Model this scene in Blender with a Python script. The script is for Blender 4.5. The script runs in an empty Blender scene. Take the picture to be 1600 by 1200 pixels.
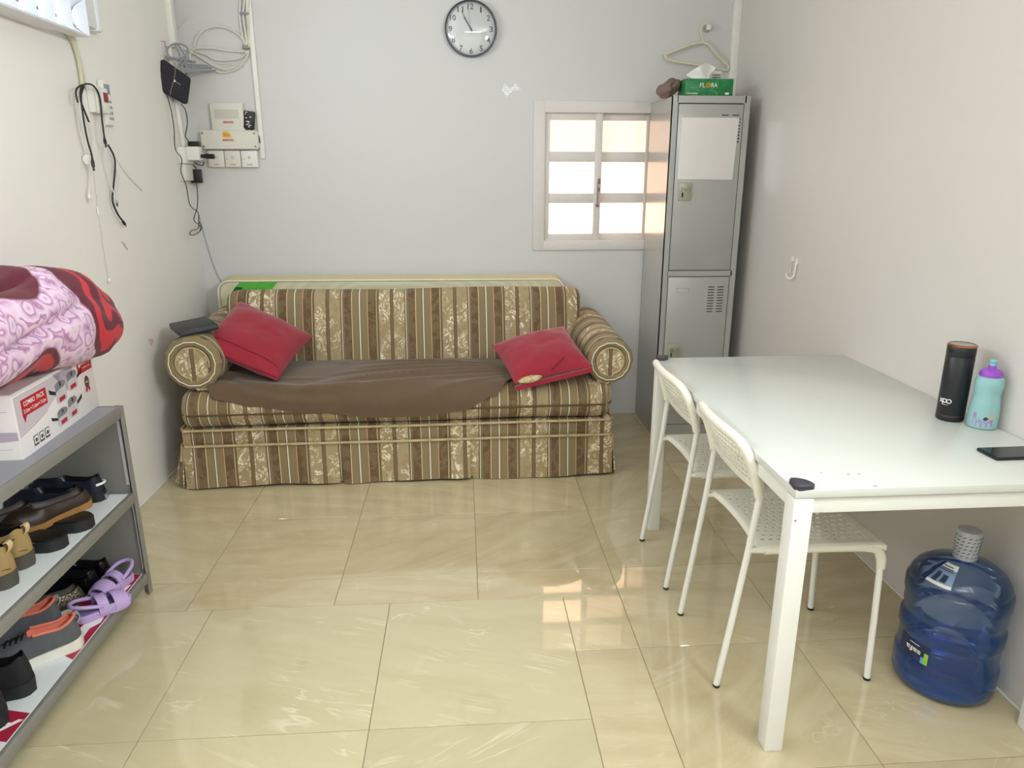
import bpy, bmesh, math, random
from mathutils import Vector, Matrix, noise

random.seed(7)
S = bpy.context.scene
COL = S.collection
PI = math.pi

# ------------------------------------------------------------------ camera, world, light, exposure
cam_d = bpy.data.cameras.new('camera')
cam = bpy.data.objects.new('camera', cam_d)
COL.objects.link(cam)
yaw, pitch, roll = 0.0676, 0.2839, 0.0005
fwd = Vector((math.sin(yaw)*math.cos(pitch), math.cos(yaw)*math.cos(pitch), -math.sin(pitch)))
rgt = Vector((math.cos(yaw), -math.sin(yaw), 0))
upv = rgt.cross(fwd)
cam.matrix_world = Matrix(((rgt.x, upv.x, -fwd.x, 0), (rgt.y, upv.y, -fwd.y, -4.1978),
                           (rgt.z, upv.z, -fwd.z, 1.4317), (0, 0, 0, 1)))
cam_d.sensor_width = 36
cam_d.lens = 1117.48/1600*36
cam_d.clip_start = 0.05
S.camera = cam

w = bpy.data.worlds.new('daylight'); S.world = w
w.use_nodes = True
w.node_tree.nodes['Background'].inputs[0].default_value = (0.75, 0.85, 1, 1)
w.node_tree.nodes['Background'].inputs[1].default_value = 0.8

def area(name, loc, rot, sx, sy, power, col):
    d = bpy.data.lights.new(name, 'AREA'); d.shape = 'RECTANGLE'; d.size = sx; d.size_y = sy
    d.energy = power; d.color = col
    o = bpy.data.objects.new(name, d); COL.objects.link(o); o.location = loc; o.rotation_euler = rot
    return o
# tubes of the louvred wall fitting, the ceiling panel behind the camera, and two added fill lamps
area('wall_fitting_light', (-1.371, -1.79, 2.06), (0, -PI/2, 0), 0.22, 1.2, 19, (0.85, 0.94, 1.0))
area('wall_fitting_light', (-1.371, -3.15, 2.06), (0, -PI/2, 0), 0.22, 1.2, 5, (0.85, 0.94, 1.0))
area('left_wall_fill_light', (1.425, -3.85, 2.15), (0, PI/2, 0), 0.22, 1.2, 76, (0.87, 0.95, 1.0))  # unseen lamp added to brighten the left wall; no fitting is modelled here
area('ceiling_panel_light', (0.3, -4.3, 2.66), (0, 0, 0), 1.2, 0.6, 14, (0.87, 0.95, 1.0))
area('frontal_fill_light', (0.2, -5.5, 1.45), (PI/2, 0, 0), 1.7, 1.9, 2, (0.86, 0.945, 1.0))  # weak lamp added as fill from the front; that wall has no doorway
S.cycles.blur_glossy = 0.0
S.cycles.sample_clamp_indirect = 25.0

S.view_settings.view_transform = 'Standard'
S.view_settings.look = 'None'
S.view_settings.gamma = 1
S.view_settings.use_curve_mapping = False
S.view_settings.exposure = -0.07

# ------------------------------------------------------------------ helpers
XL, XR = -1.4713, 1.5256

def lin(c):
    if isinstance(c, str):
        c = c.lstrip('#'); c = [int(c[i:i+2], 16)/255 for i in (0, 2, 4)]
        c = [x/12.92 if x <= 0.04045 else ((x+0.055)/1.055)**2.4 for x in c]
    return (c[0], c[1], c[2], 1)

class NT:
    """small wrapper to write node trees briefly"""
    def __init__(s, name):
        s.m = bpy.data.materials.new(name); s.m.use_nodes = True
        s.t = s.m.node_tree; s.b = s.t.nodes['Principled BSDF']; s.out = s.t.nodes['Material Output']
    def n(s, typ, **kw):
        nd = s.t.nodes.new('ShaderNode'+typ)
        for k, v in kw.items():
            if k.startswith('i_'):
                key = k[2:]; key = int(key) if key.isdigit() else key
                s.set(nd, key, v)
            else: setattr(nd, k, v)
        return nd
    def set(s, nd, key, v):
        if isinstance(v, bpy.types.NodeSocket): s.t.links.new(v, nd.inputs[key])
        elif isinstance(v, bpy.types.Node): s.t.links.new(v.outputs[0], nd.inputs[key])
        else: nd.inputs[key].default_value = v
    def ramp(s, fac, stops, interp='LINEAR'):
        nd = s.n('ValToRGB'); cr = nd.color_ramp; cr.interpolation = interp
        while len(cr.elements) > 1: cr.elements.remove(cr.elements[-1])
        cr.elements[0].position = stops[0][0]; cr.elements[0].color = lin(stops[0][1])
        for p, c in stops[1:]:
            e = cr.elements.new(p); e.color = lin(c)
        s.set(nd, 0, fac); return nd.outputs[0]
    def mix(s, fac, a, b, blend='MIX'):
        nd = s.n('MixRGB', blend_type=blend)
        for i, v in enumerate((fac, a, b)):
            if isinstance(v, str): v = lin(v)
            s.set(nd, i, v)
        return nd.outputs[0]
    def math(s, op, a, b=0.0, c=0.0):
        nd = s.n('Math', operation=op)
        for i, v in enumerate((a, b, c)): s.set(nd, i, v)
        return nd.outputs[0]
    def obj(s): return s.n('TexCoord').outputs['Object']
    def noise(s, vec, scale, detail=3, rough=.5, dist=0):
        nd = s.n('TexNoise'); s.set(nd, 'Vector', vec); nd.inputs['Scale'].default_value = scale
        nd.inputs['Detail'].default_value = detail; nd.inputs['Roughness'].default_value = rough
        nd.inputs['Distortion'].default_value = dist; return nd.outputs['Fac']
    def bump(s, h, strength=.3, dist=.002):
        nd = s.n('Bump'); s.set(nd, 'Height', h); nd.inputs['Strength'].default_value = strength
        nd.inputs['Distance'].default_value = dist
        s.t.links.new(nd.outputs[0], s.b.inputs['Normal'])
    def p(s, **kw):
        for k, v in kw.items():
            s.set(s.b, k.replace('_', ' '), v)
        return s

def mat(name, col, rough=.5, metal=0., var=.05, scale=25., bump=0., bscale=200., spec=.5, **kw):
    t = NT(name); c = lin(col); o = t.obj()
    f = t.noise(o, scale, 3)
    a = [max(0, x*(1-var)) for x in c[:3]]+[1]; b = [min(1, x*(1+var)) for x in c[:3]]+[1]
    t.p(Base_Color=t.mix(f, a, b), Roughness=rough, Metallic=metal)
    t.b.inputs['Specular IOR Level'].default_value = spec
    for k, v in kw.items(): t.b.inputs[k.replace('_', ' ')].default_value = v
    if bump: t.bump(t.noise(o, bscale, 4), bump, .001)
    return t.m

class B:
    """collects shapes in one bmesh"""
    def __init__(s): s.bm = bmesh.new()
    def _merge(s, tb):
        me = bpy.data.meshes.new('t'); tb.to_mesh(me); tb.free(); s.bm.from_mesh(me); bpy.data.meshes.remove(me)
    def box(s, x0, x1, y0, y1, z0, z1, bev=0., seg=2, M=None):
        tb = bmesh.new(); bmesh.ops.create_cube(tb, size=1)
        for v in tb.verts:
            v.co = Vector(((x0+x1)/2+v.co.x*(x1-x0), (y0+y1)/2+v.co.y*(y1-y0), (z0+z1)/2+v.co.z*(z1-z0)))
        if bev: bmesh.ops.bevel(tb, geom=list(tb.edges), offset=bev, segments=seg, profile=.5, affect='EDGES')
        if M is not None: bmesh.ops.transform(tb, matrix=M, verts=tb.verts)
        s._merge(tb); return s
    def tube(s, pts, r, n=8, closed=False, smooth=0):
        pts = [Vector(p) for p in pts]
        if smooth:
            rr = r
            q = spline(pts, smooth, closed)
            if isinstance(rr, (list, tuple)):
                r = [rr[min(len(rr)-1, int(i/len(q)*len(rr)))] for i in range(len(q))]
            pts = q
        m = len(pts); rings = []
        prev = None
        for i, p in enumerate(pts):
            if closed: t = pts[(i+1) % m]-pts[i-1]
            else: t = pts[min(i+1, m-1)]-pts[max(i-1, 0)]
            t = t.normalized() if t.length > 1e-9 else Vector((0, 0, 1))
            if prev is None:
                a = Vector((0, 0, 1)) if abs(t.z) < .9 else Vector((1, 0, 0))
                u = t.cross(a).normalized()
            else:
                u = prev-t*prev.dot(t)
                u = u.normalized() if u.length > 1e-6 else t.cross(Vector((0, 0, 1))).normalized()
            prev = u; v = t.cross(u)
            ri = r[i] if isinstance(r, (list, tuple)) else r
            rings.append([s.bm.verts.new(p+(u*math.cos(2*PI*k/n)+v*math.sin(2*PI*k/n))*ri) for k in range(n)])
        for i in range(m if closed else m-1):
            a, b = rings[i], rings[(i+1) % m]
            for k in range(n): s.bm.faces.new((a[k], a[(k+1) % n], b[(k+1) % n], b[k]))
        if not closed:
            s.bm.faces.new(rings[0][::-1]); s.bm.faces.new(rings[-1])
        return s
    def lathe(s, prof, c=(0, 0, 0), n=32, axis='Z', cap=True):
        rings = []
        for r, h in prof:
            ring = []
            for k in range(n):
                a = 2*PI*k/n; x, y = r*math.cos(a), r*math.sin(a)
                co = {'Z': (x, y, h), 'Y': (x, h, y), 'X': (h, x, y)}[axis]
                ring.append(s.bm.verts.new(Vector(co)+Vector(c)))
            rings.append(ring)
        for a, b in zip(rings, rings[1:]):
            for k in range(n): s.bm.faces.new((a[k], a[(k+1) % n], b[(k+1) % n], b[k]))
        if cap:
            s.bm.faces.new(rings[0][::-1]); s.bm.faces.new(rings[-1])
        return s
    def grid(s, fn, nu, nv, cu=False):
        g = [[s.bm.verts.new(Vector(fn(i/nu, j/nv))) for j in range(nv+1)] for i in range(nu+(0 if cu else 1))]
        for i in range(nu):
            a, b = g[i], g[(i+1) % len(g)]
            for j in range(nv): s.bm.faces.new((a[j], b[j], b[j+1], a[j+1]))
        return s
    def prism(s, pts, d):
        """closed outline pts (3d) pushed along d"""
        d = Vector(d)
        a = [s.bm.verts.new(Vector(p)) for p in pts]; b = [s.bm.verts.new(Vector(p)+d) for p in pts]
        n = len(a)
        s.bm.faces.new(a[::-1]); s.bm.faces.new(b)
        for i in range(n): s.bm.faces.new((a[i], a[(i+1) % n], b[(i+1) % n], b[i]))
        return s
    def xf(s, M): bmesh.ops.transform(s.bm, matrix=M, verts=s.bm.verts); return s

def spline(pts, k=6, closed=False):
    pts = [Vector(p) for p in pts]; out = []; n = len(pts)
    for i in range(n if closed else n-1):
        g = (lambda j: pts[j % n]) if closed else (lambda j: pts[min(max(j, 0), n-1)])
        p0, p1, p2, p3 = g(i-1), g(i), g(i+1), g(i+2)
        for j in range(k):
            t = j/k
            out.append(.5*((2*p1)+(p2-p0)*t+(2*p0-5*p1+4*p2-p3)*t*t+(3*p1-p0-3*p2+p3)*t**3))
    if not closed: out.append(pts[-1])
    return out

def rounded(pts, r, k=4):
    """round the corners of a planar outline"""
    pts = [Vector(p) for p in pts]; out = []; n = len(pts)
    for i in range(n):
        p = pts[i]; a = (pts[i-1]-p); b = (pts[(i+1) % n]-p)
        ra = min(r, a.length*.45); rb = min(r, b.length*.45)
        p0, p2 = p+a.normalized()*ra, p+b.normalized()*rb
        for j in range(k+1):
            t = j/k; out.append(p0*(1-t)**2+p*2*t*(1-t)+p2*t*t)
    return out

ORG = {}
def origin(o):
    while o.parent: o = o.parent
    return ORG.get(o.name, Vector((0, 0, 0)))

def link(name, b, m, parent=None, org=None, smooth=True, uv=None, local=False, angle=40):
    """bmesh in world coordinates -> ONE mesh object (vertices taken relative to its thing's base)"""
    bm = b.bm if isinstance(b, B) else b
    bmesh.ops.remove_doubles(bm, verts=bm.verts, dist=1e-6)
    bmesh.ops.recalc_face_normals(bm, faces=bm.faces)
    if uv:
        l = bm.loops.layers.uv.new('UVMap')
        for f in bm.faces:
            for lp in f.loops: lp[l].uv = uv(lp.vert.co)
    off = Vector(org) if org is not None else (origin(parent) if parent else Vector((0, 0, 0)))
    if not local:
        for v in bm.verts: v.co -= off
    me = bpy.data.meshes.new(name); bm.to_mesh(me); bm.free()
    if smooth:
        for p in me.polygons: p.use_smooth = True
        try: me.set_sharp_from_angle(angle=math.radians(angle))
        except Exception: pass
    if m: me.materials.append(m)
    o = bpy.data.objects.new(name, me); COL.objects.link(o)
    if parent: o.parent = parent
    elif org is not None:
        o.location = off; ORG[o.name] = off
    return o

def tag(o, label, cat, group=None, kind=None):
    o['label'] = label; o['category'] = cat
    if group: o['group'] = group
    if kind: o['kind'] = kind
    return o

def thing(name, label, cat, loc, rot=0, group=None):
    o = bpy.data.objects.new(name, None); COL.objects.link(o)
    o.location = loc; o.rotation_euler = (0, 0, rot) if not isinstance(rot, tuple) else rot
    o.empty_display_size = .05
    ORG[o.name] = Vector(loc)
    return tag(o, label, cat, group)

def struct(o):
    o['kind'] = 'structure'; return o

def dup(root, loc, rot, label=None):
    """copy of a thing with its parts and their sub-parts"""
    r = root.copy(); COL.objects.link(r); r.location = loc
    r.rotation_euler = (0, 0, rot) if not isinstance(rot, tuple) else rot
    ORG[r.name] = Vector(loc)
    if label: r['label'] = label
    for ch in list(root.children):
        c = ch.copy(); COL.objects.link(c); c.parent = r
        for g in list(ch.children):
            d = g.copy(); COL.objects.link(d); d.parent = c
    return r

def mod(o, typ, **kw):
    md = o.modifiers.new(typ.lower(), typ)
    for k, v in kw.items(): setattr(md, k, v)
    if typ == 'SOLIDIFY': o.modifiers.new('edges', 'EDGE_SPLIT').split_angle = math.radians(48)
    return o

def text(name, s, width, height, m, parent, c, right, up, ext=.0004, local=False, bold=0.0):
    """lettering as a thin mesh, fitted to width x height, centred at c"""
    cu = bpy.data.curves.new('t', 'FONT'); cu.body = s; cu.extrude = 0; cu.resolution_u = 3
    cu.offset = bold
    to = bpy.data.objects.new('t', cu); COL.objects.link(to)
    dg = bpy.context.evaluated_depsgraph_get(); dg.update()
    me = bpy.data.meshes.new_from_object(to.evaluated_get(dg))
    bpy.data.objects.remove(to); bpy.data.curves.remove(cu)
    xs = [v.co.x for v in me.vertices]; ys = [v.co.y for v in me.vertices]
    cx, cy = (min(xs)+max(xs))/2, (min(ys)+max(ys))/2
    sx, sy = width/(max(xs)-min(xs)), height/(max(ys)-min(ys))
    bm = bmesh.new(); bm.from_mesh(me); bpy.data.meshes.remove(me)
    right, up = Vector(right).normalized(), Vector(up).normalized(); nrm = right.cross(up)
    c = Vector(c)
    for v in bm.verts: v.co = c+right*(v.co.x-cx)*sx+up*(v.co.y-cy)*sy+nrm*ext
    o = link(name, bm, m, parent, smooth=False, local=local)
    return o

def lerp(a, b, t): return a+(b-a)*t
def sstep(a, b, x):
    t = min(1, max(0, (x-a)/(b-a))); return t*t*(3-2*t)
def interp(x, xs, ys):
    if x <= xs[0]: return ys[0]
    for i in range(1, len(xs)):
        if x <= xs[i]:
            t = (x-xs[i-1])/(xs[i]-xs[i-1]); t = t*t*(3-2*t)
            return lerp(ys[i-1], ys[i], t)
    return ys[-1]

# ------------------------------------------------------------------ materials
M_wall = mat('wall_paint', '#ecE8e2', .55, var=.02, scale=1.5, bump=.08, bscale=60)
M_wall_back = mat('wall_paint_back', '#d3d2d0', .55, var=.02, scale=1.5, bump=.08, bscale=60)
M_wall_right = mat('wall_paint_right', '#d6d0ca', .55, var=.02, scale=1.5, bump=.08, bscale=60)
M_ceil = mat('ceiling_paint', '#eeeae2', .8, var=.01)
M_white = mat('white_plastic', '#e9e8e2', .35, var=.02)
M_cream = mat('cream_plastic', '#dddace', .4, var=.03)
M_trunk = mat('trunking_plastic', '#eceae2', .4, var=.02)
M_black = mat('black_plastic', '#15161a', .4, var=.1)
M_blk_rubber = mat('black_rubber', '#1b1b1d', .65, var=.1)
M_steel = mat('steel', '#b9b9b6', .28, 1.0, var=.05)
M_lockgrey = mat('locker_grey_paint', '#a3a49f', .25, var=.03, scale=6, spec=1.0, Coat_Weight=.6, Coat_Roughness=.16)
M_dark = mat('dark_gap', '#101010', .8)
M_rackgrey = mat('rack_grey_paint', '#7f7d77', .45, var=.06, scale=12)
M_racktop = mat('rack_top_paint', '#8d9097', .3, var=.05, scale=8)
M_table = mat('table_white_lacquer', '#d3d5ce', .22, var=.015, scale=5)
M_tleg = mat('table_leg_white', '#e9e9e3', .35, var=.03, scale=30)
M_chair = mat('chair_white_plastic', '#ebe8da', .38, var=.02)
M_chleg = mat('chair_white_steel', '#ecebe4', .3, var=.02)
M_red_print = mat('red_print', '#b3202c', .45, var=.06)
M_white_print = mat('white_print', '#f0eeea', .5, var=.02)
M_grey_print = mat('grey_print', '#4a4a4c', .5, var=.05)

def floor_mat(name, base, vein, streak, veinw):
    t = NT(name); tc = t.n('TexCoord').outputs['Object']; oi = t.n('ObjectInfo')
    rot = t.n('VectorRotate', rotation_type='Z_AXIS'); t.set(rot, 'Vector', tc)
    t.set(rot, 'Angle', t.math('ADD', t.math('MULTIPLY', oi.outputs['Random'], 1.6), -0.9))
    add = t.n('VectorMath', operation='ADD'); t.set(add, 0, rot.outputs[0])
    comb = t.n('CombineXYZ'); t.set(comb, 0, t.math('MULTIPLY', oi.outputs['Random'], 37.)); t.set(comb, 1, t.math('MULTIPLY', oi.outputs['Random'], 91.))
    t.set(add, 1, comb.outputs[0]); v = add.outputs[0]
    st = t.n('VectorMath', operation='MULTIPLY'); t.set(st, 0, v); st.inputs[1].default_value = (1.2, 5., 1)
    n1 = t.noise(st.outputs[0], 2.2, 5, .6, .6)
    c1 = t.ramp(n1, [(.3, streak), (.62, base)])
    n2 = t.noise(st.outputs[0], .9, 4, .55, 1.2)
    line = t.math('ABSOLUTE', t.math('SUBTRACT', t.math('FRACT', t.math('MULTIPLY', n2, 9.)), .5))
    msk = t.ramp(line, [(0, '#ffffff'), (veinw, '#000000')])
    gate = t.ramp(t.noise(v, 4.5, 2), [(.52, '#000000'), (.66, '#ffffff')])
    msk = t.math('MULTIPLY', msk, gate)
    c2 = t.mix(t.math('MULTIPLY', msk, .55), c1, vein)
    tone = t.ramp(oi.outputs['Random'], [(0, '#f2f2f2'), (1, '#ffffff')])
    c3 = t.mix(1.0, c2, tone, 'MULTIPLY')
    t.p(Base_Color=c3, Roughness=.035)
    t.b.inputs['Specular IOR Level'].default_value = 1.0
    t.bump(t.math('ADD', t.noise(v, 3., 2), t.math('MULTIPLY', msk, .5)), .012, .002)
    return t.m
M_tile_front = floor_mat('polished_tile_wavy', '#cbbf9b', '#efe8cd', '#c5b892', .16)
M_tile_back = floor_mat('polished_tile_streaked', '#cfc19d', '#e0d6b6', '#c2b18b', .06)
M_grout = mat('grout', '#8f8468', .9, var=.15, scale=40)

# ------------------------------------------------------------------ the room
YF = -5.6; ZC = 2.72
fl = struct(link('floor', B().box(XL-.15, XR+.15, YF-.15, .15, -.12, -.0025), M_grout, smooth=False))
tiles = {}
def tile(x0, x1, y0, y1, m):
    g = .0011
    key = (round(x1-x0, 3), round(y1-y0, 3), m.name)
    if key not in tiles:
        w_, h_ = (x1-x0)/2-g, (y1-y0)/2-g
        o = link('tile', B().box(-w_, w_, -h_, h_, -.008, 0, .0008, 1), m, fl, local=True, smooth=False)
        tiles[key] = o
    else:
        o = tiles[key].copy(); COL.objects.link(o)
    o.location = ((x0+x1)/2, (y0+y1)/2, 0)
xsb = [XL, -.97, -.47, .03, .532, 1.035, XR]
ysb = [0, -.32, -.82, -1.32, -1.815]
for i in range(6):
    for j in range(4): tile(xsb[i], xsb[i+1], ysb[j+1], ysb[j], M_tile_back)
for i in range(3): tile(xsb[i], xsb[i+1], -1.995, -1.815, M_tile_back)
tile(.03, .532, -1.995, -1.815, M_tile_back)
for i in (4, 5):
    for a, b_ in ((-1.815, -2.295), (-2.295, -2.795), (-2.795, -3.295), (-3.295, -3.795), (-3.795, -4.295)):
        tile(xsb[i], xsb[i+1], b_, a, M_tile_back)
xsf = [XL, -.88, -.277, .329]
ysf = [-1.995, -2.589, -3.19, -3.79, -4.39]
for i in range(3):
    for j in range(4): tile(xsf[i], xsf[i+1], ysf[j+1], ysf[j], M_tile_front)
for a, b_ in ((-1.995, -2.295), (-2.295, -2.795), (-2.795, -3.295), (-3.295, -3.795)):
    tile(.329, .532, b_, a, M_tile_back)

WX0, WX1, WZ0, WZ1 = .465, 1.095, 1.066, 1.768
b = B()
b.box(XL-.15, WX0, 0, .15, -.1, ZC).box(WX1, XR+.15, 0, .15, -.1, ZC)
b.box(WX0, WX1, 0, .15, -.1, WZ0).box(WX0, WX1, 0, .15, WZ1, ZC)
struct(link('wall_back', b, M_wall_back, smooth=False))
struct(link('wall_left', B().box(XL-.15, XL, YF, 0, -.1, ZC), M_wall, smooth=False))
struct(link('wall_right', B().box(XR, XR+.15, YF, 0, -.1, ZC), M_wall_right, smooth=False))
struct(link('wall_front', B().box(XL-.15, XR+.15, YF-.15, YF, -.1, ZC), M_wall, smooth=False))
struct(link('ceiling', B().box(XL-.15, XR+.15, YF-.15, .15, ZC, ZC+.1), M_ceil, smooth=False))
# thin caulk line where the left wall meets the floor
struct(link('trim_1', B().box(XL, XL+.007, -3.2, 0, 0, .007, .002), M_white))
struct(link('trim_2', B().box(XR-.006, XR, -2.76, 0, 0, .006, .002), M_white))
struct(link('trim_3', B().box(XR-.014, XR, -2.95, -2.775, 0, 2.1, .004), M_white))
# corner trunkings
struct(link('trim_4', B().box(XR-.042, XR, -.032, 0, 1.2, ZC, .003), M_trunk))
struct(link('trim_5', B().box(XL, XL+.030, -.112, -.062, 2.06, ZC, .003), M_trunk))

# window
M_wframe = mat('window_frame_white', '#dcd6d2', .4, var=.02)
def pane_mat():
    t = NT('frosted_pane_daylight'); o = t.obj()
    n1 = t.noise(o, 70, 4); n2 = t.noise(o, 5, 2)
    oi = t.n('ObjectInfo')
    c = t.mix(t.ramp(n1, [(.35, '#000000'), (.7, '#ffffff')]), '#ffc49c', '#ffdabf')
    c = t.mix(t.math('MULTIPLY', n2, .3), c, '#ffb878')
    t.p(Base_Color=(.8, .75, .7, 1), Roughness=.35, Emission_Color=c)
    cid = t.n('SeparateColor'); t.set(cid, 0, oi.outputs['Color'])
    t.set(t.b, 'Emission Strength', t.math('MULTIPLY', cid.outputs[0], 2.0))
    return t.m
M_pane = pane_mat()
wn = bpy.data.objects.new('window_1', None); COL.objects.link(wn); wn.location = (.78, 0, 1.42); struct(wn)
ORG['window_1'] = Vector((.78, 0, 1.42))
b = B()
b.box(.403, WX0+.004, -.012, 0, 1.013, 1.827, .003).box(WX1-.004, 1.157, -.012, 0, 1.013, 1.827, .003)
b.box(WX0, WX1, -.012, 0, WZ1-.004, 1.827, .003).box(WX0, WX1, -.012, 0, 1.013, WZ0+.004, .003)
link('casing', b, M_wframe, wn)
def sash(x0, x1, px0, px1, y0, y1):
    b = B()
    zs = [(1.728, WZ1), (1.504, 1.560), (1.277, 1.333), (WZ0, 1.106)]
    b.box(x0, px0, y0, y1, WZ0, WZ1, .003).box(px1, x1, y0, y1, WZ0, WZ1, .003)
    for a, c in zs: b.box(px0-.002, px1+.002, y0+.004, y1, a, c, .003)
    o = link('sash', b, M_wframe, wn)
    for k, (a, c) in enumerate(((1.56, 1.728), (1.333, 1.504), (1.106, 1.277))):
        p = link('pane', B().box(px0-.003, px1+.003, y1-.014, y1-.008, a-.003, c+.003), M_pane, o, smooth=False)
        br = (.52, 1.7, 1.9)[k] if x0 < .6 else (.56, .85, 1.8)[k]
        p.color = (br, br, br, 1)
sash(WX0+.004, .795, .497, .754, .004, .034)
sash(.757, WX1-.004, .799, 1.052, .036, .066)
b = B().box(.764, .786, -.002, .004, 1.255, 1.425, .002)
h = link('latch', b, M_wframe, wn)
link('latch_pull', B().box(.770, .781, -.012, 0, 1.275, 1.405, .003), mat('latch_grey', '#9a8d92', .4), h)
link('latch_end', B().box(.766, .784, -.009, -.001, 1.258, 1.272, .002).box(.772, .786, -.0135, -.001, 1.345, 1.365, .002).box(.774, .786, -.0135, -.001, 1.385, 1.415, .002), mat('latch_dark_grey', '#6f6468', .4), h)

# ------------------------------------------------------------------ sofa
def sofa_fabric(name, flo_scale=15.):
    t = NT(name); uvn = t.n('UVMap'); uvn.uv_map = 'UVMap'; uv = uvn.outputs[0]
    sep = t.n('SeparateXYZ'); t.set(sep, 0, uv)
    u = t.math('FRACT', t.math('ADD', t.math('DIVIDE', sep.outputs[0], .335), .25))
    tan, tan2, flo, str_, dk, leaf, cream, rust = '#897858', '#8c7c5b', '#aa9a7a', '#7c674b', '#3e342a', '#786749', '#dfd9c6', '#8d705a'
    stops = [(0, flo), (.17, '#5d4a30'), (.177, str_), (.218, '#5d4a30'), (.225, flo), (.395, dk), (.403, tan), (.417, cream), (.427, dk), (.434, tan),
             (.455, leaf), (.563, dk), (.569, '#d8c4a4'), (.580, tan2), (.676, dk), (.684, cream), (.704, dk), (.709, tan2), (.808, rust), (.814, '#d9bfa4'),
             (.824, leaf), (.945, dk), (.952, '#c9b690'), (.962, tan), (.978, dk), (.985, tan)]
    base = t.ramp(u, stops, 'CONSTANT')
    def band(lst):
        return t.ramp(u, [(p, '#ffffff' if v else '#000000') for p, v in lst], 'CONSTANT')
    fm = band([(0, 1), (.17, 0), (.225, 1), (.395, 0)])
    lm = band([(0, 0), (.455, 1), (.563, 0), (.824, 1), (.945, 0)])
    st = t.n('VectorMath', operation='MULTIPLY'); t.set(st, 0, uv); st.inputs[1].default_value = (1, .8, 1)
    n1 = t.noise(st.outputs[0], flo_scale, 2, .5, 2.2)
    ring = t.math('ABSOLUTE', t.math('SUBTRACT', t.math('FRACT', t.math('MULTIPLY', n1, 4.2)), .5))
    rg = t.ramp(ring, [(.13, '#ffffff'), (.20, '#000000')])
    gate = t.ramp(t.noise(st.outputs[0], flo_scale*.55, 1), [(.42, '#000000'), (.5, '#ffffff')])
    c1 = t.mix(t.math('MULTIPLY', t.math('MULTIPLY', rg, gate), fm), base, '#e6ddc6')
    mid = t.ramp(t.noise(st.outputs[0], flo_scale*1.1, 2, .5, 1.5), [(.5, '#000000'), (.56, '#ffffff')])
    c1 = t.mix(t.math('MULTIPLY', t.math('MULTIPLY', mid, fm), .5), c1, '#a3875d')
    lf = t.ramp(t.noise(st.outputs[0], flo_scale*1.2, 3, .6, 1.2), [(.49, '#000000'), (.53, '#ffffff')])
    c2 = t.mix(t.math('MULTIPLY', t.math('MULTIPLY', lf, lm), .8), c1, '#6b4f36')
    weave = t.noise(t.obj(), 900, 2)
    c3 = t.mix(.22, c2, t.ramp(weave, [(.3, '#6a5a40'), (.7, '#d8c8a4')]), 'OVERLAY')
    t.p(Base_Color=c3, Roughness=.85)
    t.b.inputs['Sheen Weight'].default_value = .08
    t.bump(t.math('ADD', t.noise(t.obj(), 500, 2), t.noise(t.obj(), 22, 2)), .35, .002)
    return t.m
M_sofa = sofa_fabric('sofa_striped_brocade')
M_pipe = mat('sofa_cream_piping', '#b9a67e', .8, var=.45, scale=30)
M_pipe_dk = mat('sofa_dark_seam', '#5c4a30', .85, var=.2, scale=40)

sofa = thing('sofa', 'brown and cream striped brocade sofa with rolled arms against the back wall', 'sofa', (-.30, -.5, 0))
sofa.rotation_euler.z = .018
U = lambda co: (co.x, co.z)
UF = lambda co: (co.x, co.z-.9*co.y)
# carcass and rail
link('base_frame', B().box(-1.31, .685, -.925, -.12, .012, .22), M_pipe_dk, sofa, smooth=False)
link('front_rail', B().box(-1.335, .705, -.957, -.12, .205, .296, .018), M_sofa, sofa, uv=UF)
# skirt panels with pleats between
def skirt(x0, x1, ph):
    def f(s, t):
        x = lerp(x0, x1, s); z = lerp(.213, .008, t)
        e = min(s, 1-s)*(x1-x0)
        y = -.951-.016*t-.006*t*math.sin(x*9+ph)-.004*t*math.sin(x*23+ph)+.012*t*math.exp(-e/.02)
        x += (.004 if s < .5 else -.004)*t*0
        return (x, y, z+.006*math.sin(x*5+ph)*t)
    o = link('skirt_panel', B().grid(f, 40, 8), M_sofa, sofa, uv=U)
    mod(o, 'SOLIDIFY', thickness=.006, offset=1)
skirt(-1.333, -.615, 0); skirt(-.601, .007, 2); skirt(.021, .708, 4)
for sx, x in ((-1, -1.333), (1, .708)):
    def f(s, t, x=x, sx=sx):
        y = lerp(-.958, -.14, s); z = lerp(.213, .008, t)
        return (x+sx*(.022*t+.005*t*math.sin(y*14)), y, z)
    o = link('skirt_panel', B().grid(f, 24, 6), M_sofa, sofa, uv=lambda co: (co.y, co.z))
    mod(o, 'SOLIDIFY', thickness=.006, offset=0)
# box pleat flaps at the joins and the hanging corner flap
for xp in (-.608, .014):
    link('pleat', B().box(xp-.03, xp+.03, -.953, -.945, .012, .212, .002), M_sofa, sofa, uv=U)
b = B(); b.grid(lambda s, t: (-1.338-.025*t-.03*s*(.4+t), -.965+.05*s, .222-.20*t), 6, 8)
mod(link('corner_flap', b, M_sofa, sofa, uv=U), 'SOLIDIFY', thickness=.006)
b = B()
for z, x0, x1, y in ((.214, -1.34, .712, -.962), (.292, -1.338, .708, -.965)):
    b.tube([(x0, -.2, z), (x0, -.93, z), (x0+.02, y, z), (-.9, y-.002, z+.001), (-.3, y-.001, z-.002), (.3, y-.002, z+.001), (x1-.02, y, z), (x1, -.93, z), (x1, -.2, z)], .0065, 8)
link('piping', b, M_pipe, sofa)
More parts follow.
